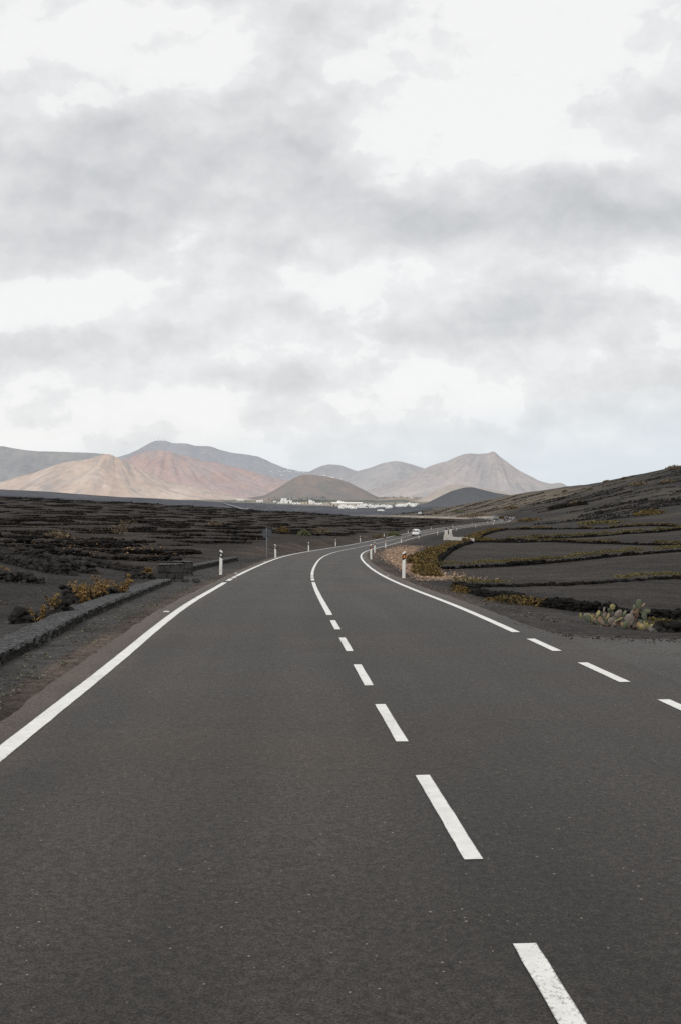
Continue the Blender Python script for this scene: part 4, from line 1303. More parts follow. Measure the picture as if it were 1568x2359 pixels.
M['cactus_stem'] = simple('woody_stem', (.15, .10, .08), (.07, .05, .04), 14, .95, .1, .8, 60)
cactus('low spreading prickly pear, leftmost of the clump by the side road', (400, 470), 19.9, [
    (105, 338, 45, 20, 75, 0, 'y'), (185, 340, 46, 46, 10, 0, 'p'), (240, 372, 38, 50, -5, 0, 'y'), (307, 395, 34, 44, 12, 0, 'p'),
    (332, 302, 13, 58, 24, 1, 'y'), (395, 335, 13, 66, -14, 1, 'g'), (425, 252, 13, 50, 8, 1, 'p'), (432, 325, 28, 54, 8, 0, 'p'), (465, 345, 12, 62, 28, 1, 'y'),
    (527, 198, 40, 44, 12, 0, 'y'), (497, 245, 38, 42, -8, 0, 'd'), (530, 305, 42, 42, -25, 0, 'p'), (505, 398, 50, 56, 5, 0, 'p'), (410, 430, 14, 46, 55, 1, 'y'),
    (578, 410, 13, 74, 0, 1, 'g'), (548, 470, 14, 40, -70, 1, 'g'), (370, 445, 12, 22, 60, 1, 'y')], [(470, 452, 70, 30)], 1)
cactus('tallest prickly pear with thick brown stems, middle of the clump', (850, 570), 18.9, [
    (650, 352, 62, 50, -40, 0, 'p'), (655, 430, 14, 64, 60, 1, 'y'), (740, 350, 13, 50, 25, 1, 'g'), (790, 430, 68, 86, -12, 0, 'p'), (900, 320, 50, 48, 10, 0, 'o'), (845, 345, 24, 54, 25, 0, 'p'),
    (925, 210, 42, 70, 2, 0, 'g'), (870, 262, 11, 44, 10, 1, 'g'), (995, 250, 13, 62, 40, 1, 'o'), (1040, 328, 34, 76, 82, 0, 'g'), (1012, 392, 40, 58, -8, 0, 'd'), (650, 480, 45, 40, 0, 0, 'o'), (700, 500, 40, 36, 20, 0, 'o')],
    [(900, 440, 42, 70), (870, 530, 80, 40), (985, 510, 60, 30), (760, 520, 50, 34), (905, 370, 36, 40)], 2)
cactus('small two padded prickly pear, rightmost by the short wall', (1150, 600), 18.1, [
    (1080, 500, 28, 64, -32, 0, 'y'), (1235, 512, 44, 80, 48, 0, 'y'), (1165, 540, 30, 34, 20, 0, 'g')], [(1120, 560, 60, 36)], 3)
mb = MB(); x, y_ = xy(ZX + 1150 * ZS, 17.6); stone(mb, (0, 0, .02), .085, .07, .06, random.Random(4), True)
o = mb.build('boulder', simple('pale_boulder', (.17, .16, .15), (.09, .085, .08), 12, .95, .15, .6, 50), loc=(x, y_, H1(x, y_))); tag(o, 'pale rounded stone at the foot of the rightmost prickly pear', 'stone')


# ------------------------------------------------------------------ marker posts
def make_post(orange):
    root = empty('marker_post')
    w, dp, h = .125, .095, 1.05
    # body is a rounded-section post with a slanted top
    N = 16; sec = []
    for k in range(N):
        a = 2 * math.pi * k / N
        c, s = math.cos(a), math.sin(a)
        sec.append((math.copysign(abs(c) ** .55, c) * w / 2, math.copysign(abs(s) ** .8, s) * dp / 2))
    sl = .035 * (1 if orange else -1)

    def shell(z0, z1, grow, slant0, slant1, name, mat):
        V = []
        for z, sn in ((z0, slant0), (z1, slant1)):
            for x, y in sec: V.append((x * grow, y * grow, z + sn * x / (w / 2)))
        Fc = [(k, (k + 1) % N, N + (k + 1) % N, N + k) for k in range(N)]
        Fc += [tuple(range(N - 1, -1, -1)), tuple(range(N, 2 * N))]
        mb = MB(); mb.add(V, Fc); return mb.build(name, mat, root)
    shell(-.25, h - .045, 1, 0, sl, 'post_body', M['white_paint'])
    shell(h - .345, h - .115, 1.05, sl, sl, 'black_band', M['black_band'])
    mb = MB()
    if orange: mb.box((.006, -dp / 2 * 1.05 - .003, h - .232), (.056, .010, .100)); mb.build('reflector', M['orange_refl'], root)
    else: mb.box((-.004, -dp / 2 * 1.05 - .003, h - .228), (.054, .010, .085)); mb.build('reflector', M['white_refl'], root)
    mb = MB(); mb.box((0, -dp / 2 - .001, .17), (w * .5, .004, .008)); mb.build('seam', M['dirt'], root)
    return root


ORD = ['nearest', 'second', 'third', 'fourth', 'fifth', 'sixth', 'seventh', 'eighth', 'ninth', 'tenth', 'eleventh', 'twelfth', 'thirteenth', 'fourteenth', 'fifteenth', 'sixteenth', 'seventeenth', 'eighteenth']
LP = [(509, 43.2), (635, 75.5), (711, 113), (773, 150), (829, 184), (884, 219), (939, 259), (992.5, 294), (1041.6, 322), (1086, 342), (1121.6, 364)]
RP = [(929, 39.7), (854.2, 70.6), (862.5, 102.5), (887.4, 137), (923.4, 176), (963.7, 211), (1006.7, 251), (1051, 288), (1094.3, 320), (1135.2, 346), (1170, 380)]
pl0 = make_post(False); pr0 = make_post(True)
_used = {}


def place_post(first, x, y, label, group):
    o = first if first.name not in _used else copy_tree(first)
    _used[first.name] = 1
    s = float(road_slope(y))
    o.location = (x, y, H1(x, y)); o.rotation_euler = (random.gauss(0, .008), random.gauss(0, .012), -math.atan(s) * .9 + random.gauss(0, .05))
    tag(o, label, 'marker post', group)


for i, (px, d) in enumerate(LP):
    x, y_ = xy(px, d)
    lab = 'white post with black band and white reflector, nearest on the left verge' if i == 0 else 'white marker post with a black band, %s from the camera along the left verge' % ORD[i]
    if i == 1: lab = 'white marker post with a black band just right of the round sign'
    place_post(pl0, x, y_, lab, 'marker posts along the left verge')
for i, (px, d) in enumerate(RP):
    x, y_ = xy(px, d)
    lab = 'tall white post with black band and amber reflector, nearest on the right verge' if i == 0 else 'white marker post with a small amber reflector, %s from the camera along the right verge' % ORD[i]
    place_post(pr0, x, y_, lab, 'marker posts along the right verge')
n1_ = 0
for y_ in (402, 440, 500, 570, 640, 720, 800):
    p = road_pt(y_, -(WL + 1.1)); place_post(pl0, p.x, p.y, 'tiny white marker post, %s beyond the far bend on the left of the road' % ORD[n1_].replace('nearest', 'first'), 'marker posts along the left verge'); n1_ += 1
n1_ = 0
for y_ in (412, 450, 510, 590, 660, 740, 820, 880):
    p = road_pt(y_, WR + 1.1); place_post(pr0, p.x, p.y, 'tiny white marker post, %s beyond the far bend on the right of the road' % ORD[n1_].replace('nearest', 'first'), 'marker posts along the right verge'); n1_ += 1

# road studs on the shoulders
SIDEL = [(383.5, 1410, 'white road stud on the brown shoulder, nearest of the left ones'), (544, 1321, 'white road stud just past the short dashes of the left line'), (610, 1294.5, 'white road stud below the round sign'), (653.5, 1281.5, 'white road stud below the second left post'), (692, 1273.5, 'white road stud before the third left post')]
SIDER = [(892.3, 1327.6, 'amber road stud left of the nearest right post'), (848.6, 1300.3, 'amber road stud inside the bend, second one'), (837.8, 1286.2, 'amber road stud inside the bend, third one')]
for lst, mt in ((SIDEL, 'white_refl'), (SIDER, 'orange_refl')):
    for (px, py, lab) in lst:
        dd = np.geomspace(10, 150, 4000); rows = YH - F * ZR(dd) / dd; dd = float(dd[np.argmin(abs(rows - py))])
        x, y_ = xy(px, dd)
        root = empty('road_stud', (x, y_, float(ZR(y_)) + .001), -math.atan(float(road_slope(y_)))); tag(root, lab, 'road stud', 'road studs along the shoulders')
        mb = MB(); mb.box((0, 0, .009), (.12, .10, .018), taper=.72); mb.build('housing', M['stud_white'] if 'stud_white' in M else M['white_paint'], root)
        mb = MB(); mb.box((0, -.047, .010), (.085, .008, .012)); mb.build('reflector', M[mt], root)

# scraps of litter
for px, py, s, lab in ((213, 1308, .14, 'thin white curled scrap lying in front of the rear rubble wall'), (640 + 71.5, 1267.5, .2, 'white scrap of litter beside the third left post')):
    q = hit(px, py, 12, 300)
    mb = MB(); V = []; Fc = []
    for i in range(9):
        t = i / 8 - .5
        for sgn in (-1, 1): V.append((t * 2 * s, sgn * s * .16 * (1 - 2.4 * t * t), .03 + .22 * s * (2 * t) ** 2))
    for i in range(8): Fc.append((2 * i, 2 * i + 2, 2 * i + 3, 2 * i + 1))
    mb.add(V, Fc); o = mb.build('paper_scrap', M['white_paint'], loc=q + Vector((0, 0, .01))); tag(o, lab, 'litter')

# ------------------------------------------------------------------ round sign seen from behind
x, y_ = xy(615, 76.5)
root = empty('round_sign', (x, y_, H1(x, y_)), R(3)); tag(root, 'round grey traffic sign seen from behind on a steel pole', 'traffic sign')
mb = MB(); mb.tube([(0, 0, -.3), (0, 0, 2.2)], .042, 10); mb.build('pole', M['galv'], root)
mb = MB(); N = 40; V = [(0, .055, 1.78), (0, .075, 1.78)]; Rr = .365
for yy, r_ in ((.055, Rr), (.075, Rr), (.040, Rr), (.040, Rr - .02)):
    for k in range(N): V.append((r_ * math.cos(2 * math.pi * k / N), yy, 1.78 + r_ * math.sin(2 * math.pi * k / N)))
Fc = []
for k in range(N):
    k2 = (k + 1) % N
    Fc += [(0, 2 + k2, 2 + k), (1, 2 + N + k, 2 + N + k2), (2 + k, 2 + k2, 2 + N + k2, 2 + N + k), (2 + k, 2 + 2 * N + k, 2 + 2 * N + k2, 2 + k2), (2 + 2 * N + k, 2 + 3 * N + k, 2 + 3 * N + k2, 2 + 2 * N + k2)]
mb.add(V, Fc); mb.build('disc', M['sign_back'], root)
for zz in (1.64, 1.92):
    mb = MB(); mb.box((0, .0, zz), (.14, .11, .035)); mb.box((0, .048, zz), (.30, .012, .03)); mb.build('bracket', M['galv'], root)

# ------------------------------------------------------------------ chevron boards on the outside of the far bend
M['blue'] = simple('sign_blue', (.02, .04, .12), (.015, .03, .10), 3, .5, .4)
for i, (px, py) in enumerate(((1166.5, 1191.4), (1174, 1192.3), (1181.5, 1192.9))):
    d = 430 - 6 * i; x, y_ = xy(px, d); g = H1(x, y_)
    zc = -(py - YH) / F * d
    root = empty('chevron_board', (x, y_, g), R(-20)); tag(root, 'blue board with white chevrons at the far bend, %s of three' % ['leftmost', 'middle', 'rightmost'][i], 'road sign', 'chevron boards at the far bend')
    zc = max(zc - g, .75)
    mb = MB(); mb.box((0, 0, zc), (1.15, .04, .62)); mb.build('panel', M['blue'], root)
    mb = MB()
    for cx_ in (-.30, .22):
        for sg in (-1, 1):
            mb.add([(cx_ - .19, -.024, zc), (cx_ + .03, -.024, zc), (cx_ + .25, -.024, zc + sg * .27), (cx_ + .03, -.024, zc + sg * .27)], [(0, 1, 2, 3)])
    mb.build('chevrons', M['white_refl'], root)
    for sx in (-.4, .4):
        mb = MB(); mb.tube([(sx, .05, -.3), (sx, .05, zc + .28)], .035, 6); mb.build('leg', M['galv'], root)


def board(px, d, w, h, zc, label, mat, seed, cat='road sign'):
    x, y_ = xy(px, d); g = H1(x, y_); root = empty('sign_board', (x, y_, g), R(0)); tag(root, label, cat)
    mb = MB(); mb.box((0, 0, zc), (w, .06, h)); mb.build('panel', mat, root)
    mb = MB(); f = .06
    for sx in (-1, 1): mb.box((sx * (w / 2 - f / 2), -.034, zc), (f, .012, h))
    for sz in (-1, 1): mb.box((0, -.034, zc + sz * (h / 2 - f / 2)), (w - 2 * f - .004, .012, f))
    mb.build('frame', M['galv'], root)
    for sx in (-.32, .32):
        mb = MB(); mb.tube([(sx * w, .06, -.3), (sx * w, .06, zc + h / 2 - .05)], .06, 6); mb.build('leg', M['rust'], root)


M['rust'] = simple('rusty_steel', (.32, .15, .05), (.2, .1, .04), 3, .8, .2)
M['sign_white'] = simple('pale_sign', (.62, .62, .62), (.5, .5, .52), 1, .6, .3)
M['sign_green'] = simple('dark_green_sign', (.03, .05, .045), (.025, .04, .038), 1, .6, .3)
board(966, 655, 2.3, 1.4, 2.0, 'pale square notice board on rusty legs beyond the far road', M['sign_white'], 1)
board(928, 720, 2.2, 1.5, 1.7, 'dark green board beside the far road, left of the pale one', M['sign_green'], 2)


# ------------------------------------------------------------------ cars
def car_paint(name, c):
    m, nt, b = new_mat(name)
    tc = nd(nt, 'ShaderNodeTexCoord').outputs['Object']
    col = ramp(nt, noise_n(nt, tc, 2.5, 4), [(.3, tuple(x * .9 for x in c)), (.7, c)])
    nt.links.new(col, b.inputs['Base Color']); b.inputs['Roughness'].default_value = .28; b.inputs['Coat Weight'].default_value = .5
    return m


M['glass'] = simple('car_glass', (.05, .06, .065), (.035, .04, .045), 2, .08, .6)
M['tyre'] = simple('tyre_rubber', (.014, .014, .014), (.01, .01, .01), 8, .9, .2)
M['rim'] = simple('wheel_rim', (.35, .36, .37), (.25, .26, .27), 8, .4, .5, metallic=.6)
M['tail'] = simple('tail_lamp', (.36, .02, .015), (.25, .012, .01), 10, .3, .5)
M['head'] = simple('head_lamp', (.7, .72, .74), (.6, .6, .62), 10, .15, .6)
M['plate'] = simple('number_plate', (.72, .72, .70), (.6, .6, .58), 20, .5, .3)
M['bump_dark'] = simple('dark_plastic', (.03, .03, .032), (.02, .02, .02), 8, .7, .3)


def make_car(paint, L=3.8, W=1.66, Hh=1.52, label='', loc=(0, 0, 0), rz=0.0, group=None, saloon=False):
    """nose towards +y"""
    root = empty('car', loc, rz); tag(root, label, 'car', group)
    # body: rings of cross sections from tail to nose: y, half width, sill z, belt z, roof half width, roof z
    h = L / 2
    if saloon:
        st = [(-h, .70, .42, .78, .62, .80), (-h + .07, .78, .30, .88, .68, .90), (-h + .55, .83, .24, .93, .66, .97), (-h + 1.15, .84, .22, .95, .58, 1.28 * Hh / 1.45), (-h + 1.7, .84, .22, .94, .55, Hh), (-.1, .84, .22, .93, .55, Hh), (.55, .84, .22, .92, .60, 1.22), (1.0, .83, .22, .90, .70, .95), (h - .55, .80, .24, .80, .66, .83), (h - .1, .72, .28, .68, .60, .70), (h, .60, .36, .58, .50, .60)]
    else:
        st = [(-h, .68, .40, .80, .60, .84), (-h + .05, .78, .30, .90, .66, .95), (-h + .18, .82, .26, .95, .60, 1.22), (-h + .40, .83, .24, .96, .55, Hh - .06), (-h + .75, .83, .22, .96, .54, Hh), (-.3, .83, .22, .95, .55, Hh + .01), (.35, .83, .22, .93, .56, Hh - .10), (.95, .83, .22, .92, .66, 1.02), (h - .55, .80, .24, .84, .66, .88), (h - .12, .70, .28, .70, .58, .73), (h, .56, .36, .60, .46, .62)]
    k = W / 1.66
    rings = []
    for (y, w, z0, zb, rw, zr) in st:
        w *= k; rw *= k
        ring = [(-w * .86, y, z0), (-w, y, z0 + .12), (-w * 1.0, y, (z0 + zb) / 2), (-w * .97, y, zb), (-(rw + .03), y, zr - .07 if zr - zb > .12 else (zb + zr) / 2), (-rw * .85, y, zr - .01), (0, y, zr + .015)]
        ring = ring + [(-x, yy, z) for (x, yy, z) in ring[-2::-1]]
        rings.append(ring)
    n = len(rings[0]); V = [p for r in rings for p in r]; Fc = []
    for i in range(len(rings) - 1):
        for j in range(n - 1):
            a = i * n + j; Fc.append((a, a + 1, a + n + 1, a + n))
        Fc.append((i * n + n - 1, i * n, (i + 1) * n, (i + 1) * n + n - 1))
    Fc.append(tuple(range(n))); Fc.append(tuple(range(len(rings) * n - 1, (len(rings) - 1) * n - 1, -1)))
    mb = MB(); mb.add(V, Fc); o = mb.build('body', paint, root, True)
    me = o.data; bm = bmesh.new(); bm.from_mesh(me); bmesh.ops.recalc_face_normals(bm, faces=bm.faces); bm.to_mesh(me); bm.free()
    # rear window, a panel just proud of the hatch
    if saloon: rb, rt_ = (-h + .60, 1.0), (-h + 1.45, Hh - .10)
    else: rb, rt_ = (-h + .045, 1.00), (-h + .36, Hh - .13)
    mb = MB(); e = .035
    mb.add([(-.56 * k, rb[0] - e, rb[1]), (.56 * k, rb[0] - e, rb[1]), (.62 * k, rb[0] + (rt_[0] - rb[0]) * .3 - e, rb[1] + (rt_[1] - rb[1]) * .35), (.46 * k, rt_[0] - e, rt_[1]), (-.46 * k, rt_[0] - e, rt_[1]), (-.62 * k, rb[0] + (rt_[0] - rb[0]) * .3 - e, rb[1] + (rt_[1] - rb[1]) * .35)], [(0, 1, 2, 3, 4, 5)])
    mb.build('rear_window', M['glass'], root)
    # windscreen
    mb = MB(); y0, y1 = (.40, 1.02)
    mb.add([(-.60 * k, y1 + .03, 1.02), (.60 * k, y1 + .03, 1.02), (.50 * k, y0 + .02, Hh - .10), (-.50 * k, y0 + .02, Hh - .10)], [(3, 2, 1, 0)]); mb.build('windscreen', M['glass'], root)
    for s in (-1, 1):
        for (ya, yb) in ((-1.15, -.32), (-.24, .62)):
            mb = MB(); pts = [(ya, .985), (yb, .975), (yb - .18 if yb > 0 else yb, Hh - .16), (ya + .20 if ya < -1 else ya, Hh - .14)]
            V = []
            for (yy, zz) in pts:
                t = (zz - .95) / (Hh - .07 - .95); xx = (.97 * .83 * k) * (1 - t) + (.60 * k) * t + .012
                V.append((s * xx, yy, zz))
            mb.add(V, [(0, 1, 2, 3)] if s > 0 else [(3, 2, 1, 0)]); mb.build('side_window', M['glass'], root)
        # lamps
        mb = MB(); mb.box((s * .69 * k, -h + .06, .96), (.13, .09, .26)); mb.build('tail_lamp', M['tail'], root)
        mb = MB(); mb.box((s * .58 * k, h - .13, .70), (.30, .16, .13)); mb.build('headlight', M['head'], root)
        mb = MB(); mb.box((s * .90 * k, .62, 1.0), (.14, .10, .12)); mb.build('mirror', paint, root)
        for yw in (-h + .62, h - .72):
            wh = empty('wheel', (s * (.74 * k), yw, .29)); wh.parent = root
            mb = MB(); N = 20; V = []; Fc = []
            prof = [(-.09, .19), (-.10, .27), (-.06, .295), (.06, .295), (.10, .27), (.09, .19)]
            for k_ in range(N):
                a = 2 * math.pi * k_ / N
                for (xx, r_) in prof: V.append((xx, r_ * math.cos(a), r_ * math.sin(a)))
            for k_ in range(N):
                k2 = (k_ + 1) % N
                for j in range(5): Fc.append((k_ * 6 + j, k_ * 6 + j + 1, k2 * 6 + j + 1, k2 * 6 + j))
            mb.add(V, Fc); mb.build('tyre', M['tyre'], wh, True)
            mb = MB(); V = [(s * .07, 0, 0)] + [(s * .085, .195 * math.cos(2 * math.pi * q / 15) * (1 if q % 3 else .8), .195 * math.sin(2 * math.pi * q / 15) * (1 if q % 3 else .8)) for q in range(15)]
            mb.add(V, [(0, 1 + q, 1 + (q + 1) % 15) for q in range(15)]); mb.build('rim', M['rim'], wh)
    mb = MB(); mb.box((0, -h - .01, .47), (1.36 * k, .16, .22), taper=.96); mb.build('bumper', paint, root)
    mb = MB(); mb.box((0, -h - .02, .31), (1.25 * k, .12, .09)); mb.build('bumper_skirt', M['bump_dark'], root)
    mb = MB(); mb.box((0, -h - .10, .50), (.52, .015, .11)); mb.build('number_plate', M['plate'], root)
    return root


def car_at(px, py_base, paint, label, lane, **kw):
    dd = np.geomspace(150, 460, 4000); rows = YH - F * ZR(dd) / dd
    y_ = kw.pop('y')
    p = road_pt(y_, lane)
    s = float(road_slope(y_))
    return make_car(paint, label=label, loc=(p.x, p.y, p.z), rz=-math.atan(s) + kw.pop('turn', 0.0), **kw)


car_at(0, 0, car_paint('white_car_paint', (.78, .79, .80)), 'white hatchback driving away on the right lane beyond the bend', 1.5, y=236.5)
car_at(0, 0, car_paint('dark_green_car_paint', (.035, .055, .05)), 'dark green car coming out of the far bend, left of the two', -1.4, y=428, turn=math.pi, saloon=False, Hh=1.58, L=4.1, W=1.75, group='dark cars at the far bend')
car_at(0, 0, car_paint('dark_blue_car_paint', (.02, .022, .04)), 'dark blue car entering the far bend, right of the two', 1.4, y=408, saloon=False, Hh=1.55, L=4.1, W=1.75, group='dark cars at the far bend')

# ------------------------------------------------------------------ white farm gate
GD = 229


def gate_pillar(px, d, sc, label):
    x, y_ = xy(px, d); root = empty('gate_pillar', (x, y_, H1(x, y_)), R(20)); root.scale = (1, 1, 1.28); tag(root, label, 'gate pillar', 'white gate pillars above the right fields')
    mb = MB(); mb.box((0, 0, .30), (.80 * sc, .80 * sc, 1.0)); mb.build('base', M['gate_white'], root)
    mb = MB(); mb.box((0, 0, 1.20), (.52 * sc, .52 * sc, .80), taper=.90); mb.add([(-.22, -.22, 1.602), (.22, -.22, 1.602), (.22, .22, 1.602), (-.22, .22, 1.602), (0, 0, 1.78)], [(0, 1, 4), (1, 2, 4), (2, 3, 4), (3, 0, 4)]); mb.build('shaft', M['gate_white'], root)
    mb = MB(); stone(mb, (0, 0, 1.88), .17, .17, .19, random.Random(3), True); mb.build('finial', M['lava'], root)


gate_pillar(1026.4, GD, 1.08, 'front white stepped pillar with dark stone on top')
gate_pillar(1036.5, GD + 7, .88, 'rear white pillar with dark stone on top, right of the front one')
pts = [xy(1031, GD - .5), xy(1050, GD - 12), xy(1070, GD - 24), xy(1090, GD - 37)]
V = []; Fc = []
PP = path_pts(pts, 2.0)
for i, (x, y_) in enumerate(PP):
    t = i / (len(PP) - 1); z = H1(x, y_)
    hh = .70 * (1 - t) + .62 * t + .04 * math.sin(i * .7)
    for (ox, zz) in ((-.14, -.3), (-.13, hh), (.13, hh), (.14, -.3)): V.append((x + ox, y_ + ox * .2, z + zz))
for i in range(len(PP) - 1):
    for j in range(3): a = i * 4 + j; Fc.append((a, a + 1, a + 5, a + 4))
Fc += [(0, 1, 2, 3), tuple(len(V) - 1 - k for k in range(4))]
mb = MB(); mb.add(V, Fc); o = mb.build('white_wall', M['gate_white']); tag(o, 'low whitewashed wall sloping down from the gate pillars to the field', 'wall')
# dirt track behind it
V = []; Fc = []
for i in range(16):
    t = i / 15; x0, y0 = xy(1037 + 62 * t, GD + 3 - 36 * t)
    for o_ in (.3, 1.0, 1.9): xx, yy = x0 + o_, y0 + o_ * .3; V.append((xx, yy, H1(xx, yy) + .03))
for i in range(15):
    for j in range(2): a = i * 3 + j; Fc.append((a, a + 1, a + 4, a + 3))
mb = MB(); mb.add(V, Fc); o = mb.build('track', M['dirt']); tag(o, kind='structure')


# ------------------------------------------------------------------ village in the valley
def house_mb(w, dpt, h, rnd, kind=0):
    mb = MB(); t = .25
    mb.box((0, 0, h / 2 - 1), (w, dpt, h + 2))
    for sx in (-1, 1): mb.box((sx * (w / 2 - t / 2 - .02), 0, h + .25), (t, dpt - .04, .5))
    for sy in (-1, 1): mb.box((0, sy * (dpt / 2 - t / 2 - .02), h + .245), (w - 2 * t - .06, t, .5))
    if kind == 1: mb.box((-w * .22, dpt * .1, h + 1.4), (w * .45, dpt * .6, 2.8))
    if kind == 2: mb.box((w * .5 + w * .16, 0, h * .35 - .5), (w * .32 - .02, dpt * .8, h * .7 + 1))
    ch = (w * .3, dpt * .2, h + .8 + (0 if kind != 1 else 0)); mb.box(ch, (.6, .6, 1.6)); mb.box((ch[0], ch[1], ch[2] + .95), (.8, .8, .28))
    nwin = max(2, int(w / 3.4))
    for i in range(nwin):
        x_ = -w / 2 + w * (i + .5) / nwin + rnd.uniform(-.3, .3)
        if i == nwin // 2: mb.box((x_, -dpt / 2 - .02, 1.05), (1.1, .1, 2.1), mi=1)
        else: mb.box((x_, -dpt / 2 - .02, min(1.7, h - 1)), (1.1, .1, 1.2), mi=1)
        if h > 5: mb.box((x_, -dpt / 2 - .02, 4.4), (1.1, .1, 1.2), mi=1)
    return mb


rh = random.Random(44)
HV = []
for k in range(3):
    mb = house_mb(9, 7, 3.4, rh, k); me = mb.build('house', [M['house'], M['window_dark']])
    HV.append(me.data); bpy.data.objects.remove(me)
mb = house_mb(9, 7, 3.4, rh, 0); t_ = mb.build('house', [M['house_cream'], M['window_dark']]); HV.append(t_.data); bpy.data.objects.remove(t_)


def put_house(px, py, w_px, h_px, label, group=None, kind=0, land_hit=False, rz=None):
    if land_hit:
        q = on_land(px, py)
        if q is None: return
    else: q = hit(px, py, 1000, 4100)
    o = bpy.data.objects.new('house', HV[kind]); COL.objects.link(o); o.location = q
    w = w_px * q.y / F; h = h_px * q.y / F
    o.scale = (w / 9, max(.8, min(w / 9, 2.0)), h / 3.9); o.rotation_euler = (0, 0, rz if rz is not None else rh.uniform(-.35, .35))
    tag(o, label, 'house', group)


def zz(x, y): return 547 + .27543 * x, 1117 + .27543 * y


VH = [  # x0, x1, ytop, ybase in the survey frame, label
    (0, 42, 116, 132, 'white house at the left end of the village edge', 2), (44, 60, 118, 132, 'small white house beside the leftmost village house', 0), (125, 150, 121, 133, 'small pale house in the gap left of the green wood', 3), (160, 214, 128, 145, 'long white house below the green wood, left of the big block', 0),
    (300, 322, 134, 146, 'small white cottage alone just left of the big block', 0), (363, 457, 128, 154, 'big white block with two storeys left of the village centre', 1), (336, 362, 146, 156, 'low white annex at the left foot of the big block', 0), (462, 515, 148, 161, 'low white house right of the big block', 2),
    (527, 590, 145, 160, 'wide cream house left of the white tower house', 3), (597, 646, 139, 160, 'tall white house midway along the village', 1), (653, 708, 151, 164, 'low white house left of the long cream winery', 0),
    (833, 893, 141, 156, 'white house showing above the winery roof', 1), (1170, 1212, 206, 217, 'lone white house on the dark plain in front of the village', 2), (1133, 1160, 88, 98, 'white house at the foot of the dun hill, far right', 0), (1438, 1462, 106, 113, 'tiny white house among palms at the foot of the peak', 0),
]
for (a, b_, t, bs, lab, kd) in VH:
    x0, y0 = zz(a, bs); x1, y1 = zz(b_, t)
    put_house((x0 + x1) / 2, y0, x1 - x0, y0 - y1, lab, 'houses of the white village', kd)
for k in range(74):
    u_ = rh.random(); zx = 860 + u_ * 640; zy = 178 + rh.uniform(-6, 14) - (8 if zx > 1300 else 0) + (4 if zx < 1000 else 0)
    wz = rh.uniform(22, 52); hz_ = rh.uniform(9, 15)
    x0, y0 = zz(zx, zy + 4)
    put_house(x0, y0, wz * .27543, hz_ * .27543, 'small white flat roofed house packed among others in the village centre', 'houses packed in the village centre', rh.choice((0, 0, 1, 2)))
for k in range(12):
    zx = rh.uniform(60, 300); x0, y0 = zz(zx, rh.uniform(98, 120) if zx < 270 else 118)
    put_house(x0, y0, rh.uniform(3, 7), rh.uniform(1.8, 2.8), 'tiny pale farm building scattered left of the green wood', 'farm buildings left of the wood', 3)
# distant houses on the saddle between the hills
for (px, py) in ((625, 1087), (645, 1086), (655, 1086), (662, 1085), (668, 1086.5), (683, 1087), (690, 1087.5), (700, 1088), (708, 1087), (648, 1095), (747, 1095.8), (763, 1099.5), (768, 1100), (785, 1103), (757, 1098)):
    put_house(px, py, rh.uniform(2.5, 5.5), rh.uniform(.8, 1.3), 'tiny white house high on the far saddle between the hills', 'houses on the far saddle', 0, True)
# farm huts on the plain to the left
for (px, py, w, lab) in ((351, 1162, 3.5, 'tiny white hut on the dark plain left of the grey track'), (501, 1171.5, 5, 'white hut beside the grey track on the dark plain'), (570, 1174, 2.5, 'speck of a white hut right of the grey track')):
    put_house(px, py, w, 2.2, lab, None, 0)

# long winery hall
x0, y0 = zz(916, 181); q = hit(x0, y0, 1500, 4000); k_ = q.y / F
root = empty('winery', q, R(-2)); tag(root, 'long cream winery hall with arched openings in the village', 'building')
Lw, Hw = 253 * .27543 * k_, 27 * .27543 * k_
mb = MB(); mb.box((0, 8, Hw / 2 - 1), (Lw, 16, Hw + 2)); mb.build('wall', M['house_cream'], root)
mb = MB(); mb.add([(-Lw / 2 - .5, -.5, Hw + .02), (Lw / 2 + .5, -.5, Hw + .02), (Lw / 2 + .5, 16.5, Hw + .02), (-Lw / 2 - .5, 16.5, Hw + .02), (-Lw / 2 - .5, 8, Hw + 2.2), (Lw / 2 + .5, 8, Hw + 2.2)], [(0, 1, 5, 4), (2, 3, 4, 5), (0, 4, 3), (1, 2, 5), (3, 2, 1, 0)]); mb.build('roof', M['house'], root)
for i in range(7):
    mb = MB(); xx = -Lw / 2 + Lw * (i + .5) / 7; ww = Lw / 7 * .34
    V = [(xx - ww / 2, -.06, 0), (xx + ww / 2, -.06, 0)] + [(xx + ww / 2 * math.cos(math.pi * j / 8), -.06, Hw * .42 + ww / 2 * math.sin(math.pi * j / 8)) for j in range(9)]
    mb.add(V, [tuple(range(len(V)))]); mb.build('door', M['window_dark'], root)


# trees in the village
def tree_proto(seed):
    rnd = random.Random(seed); root = empty('tree')
    mb = MB(); mb.tube([(0, 0, -.5), (.1, 0, 1.6), (.3, .1, 3.2)], [.35, .25, .12], 6)
    for k in range(4):
        a = rnd.uniform(0, 6.28); mb.tube([(.15, 0, 2.0), (math.cos(a) * 1.2, math.sin(a) * 1.2, 3.6)], [.12, .05], 5)
    mb.build('trunk', M['trunk'], root)
    lf = MB()
    for k in range(16):
        a = rnd.uniform(0, 6.28); r_ = rnd.uniform(.2, 2.3)
        leaf_clump(lf, (math.cos(a) * r_, math.sin(a) * r_, rnd.uniform(2.2, 5.2)), rnd.uniform(.7, 1.2), 22, .42, rnd)
    lf.build('crown', M['tree_green'], root)
    return root


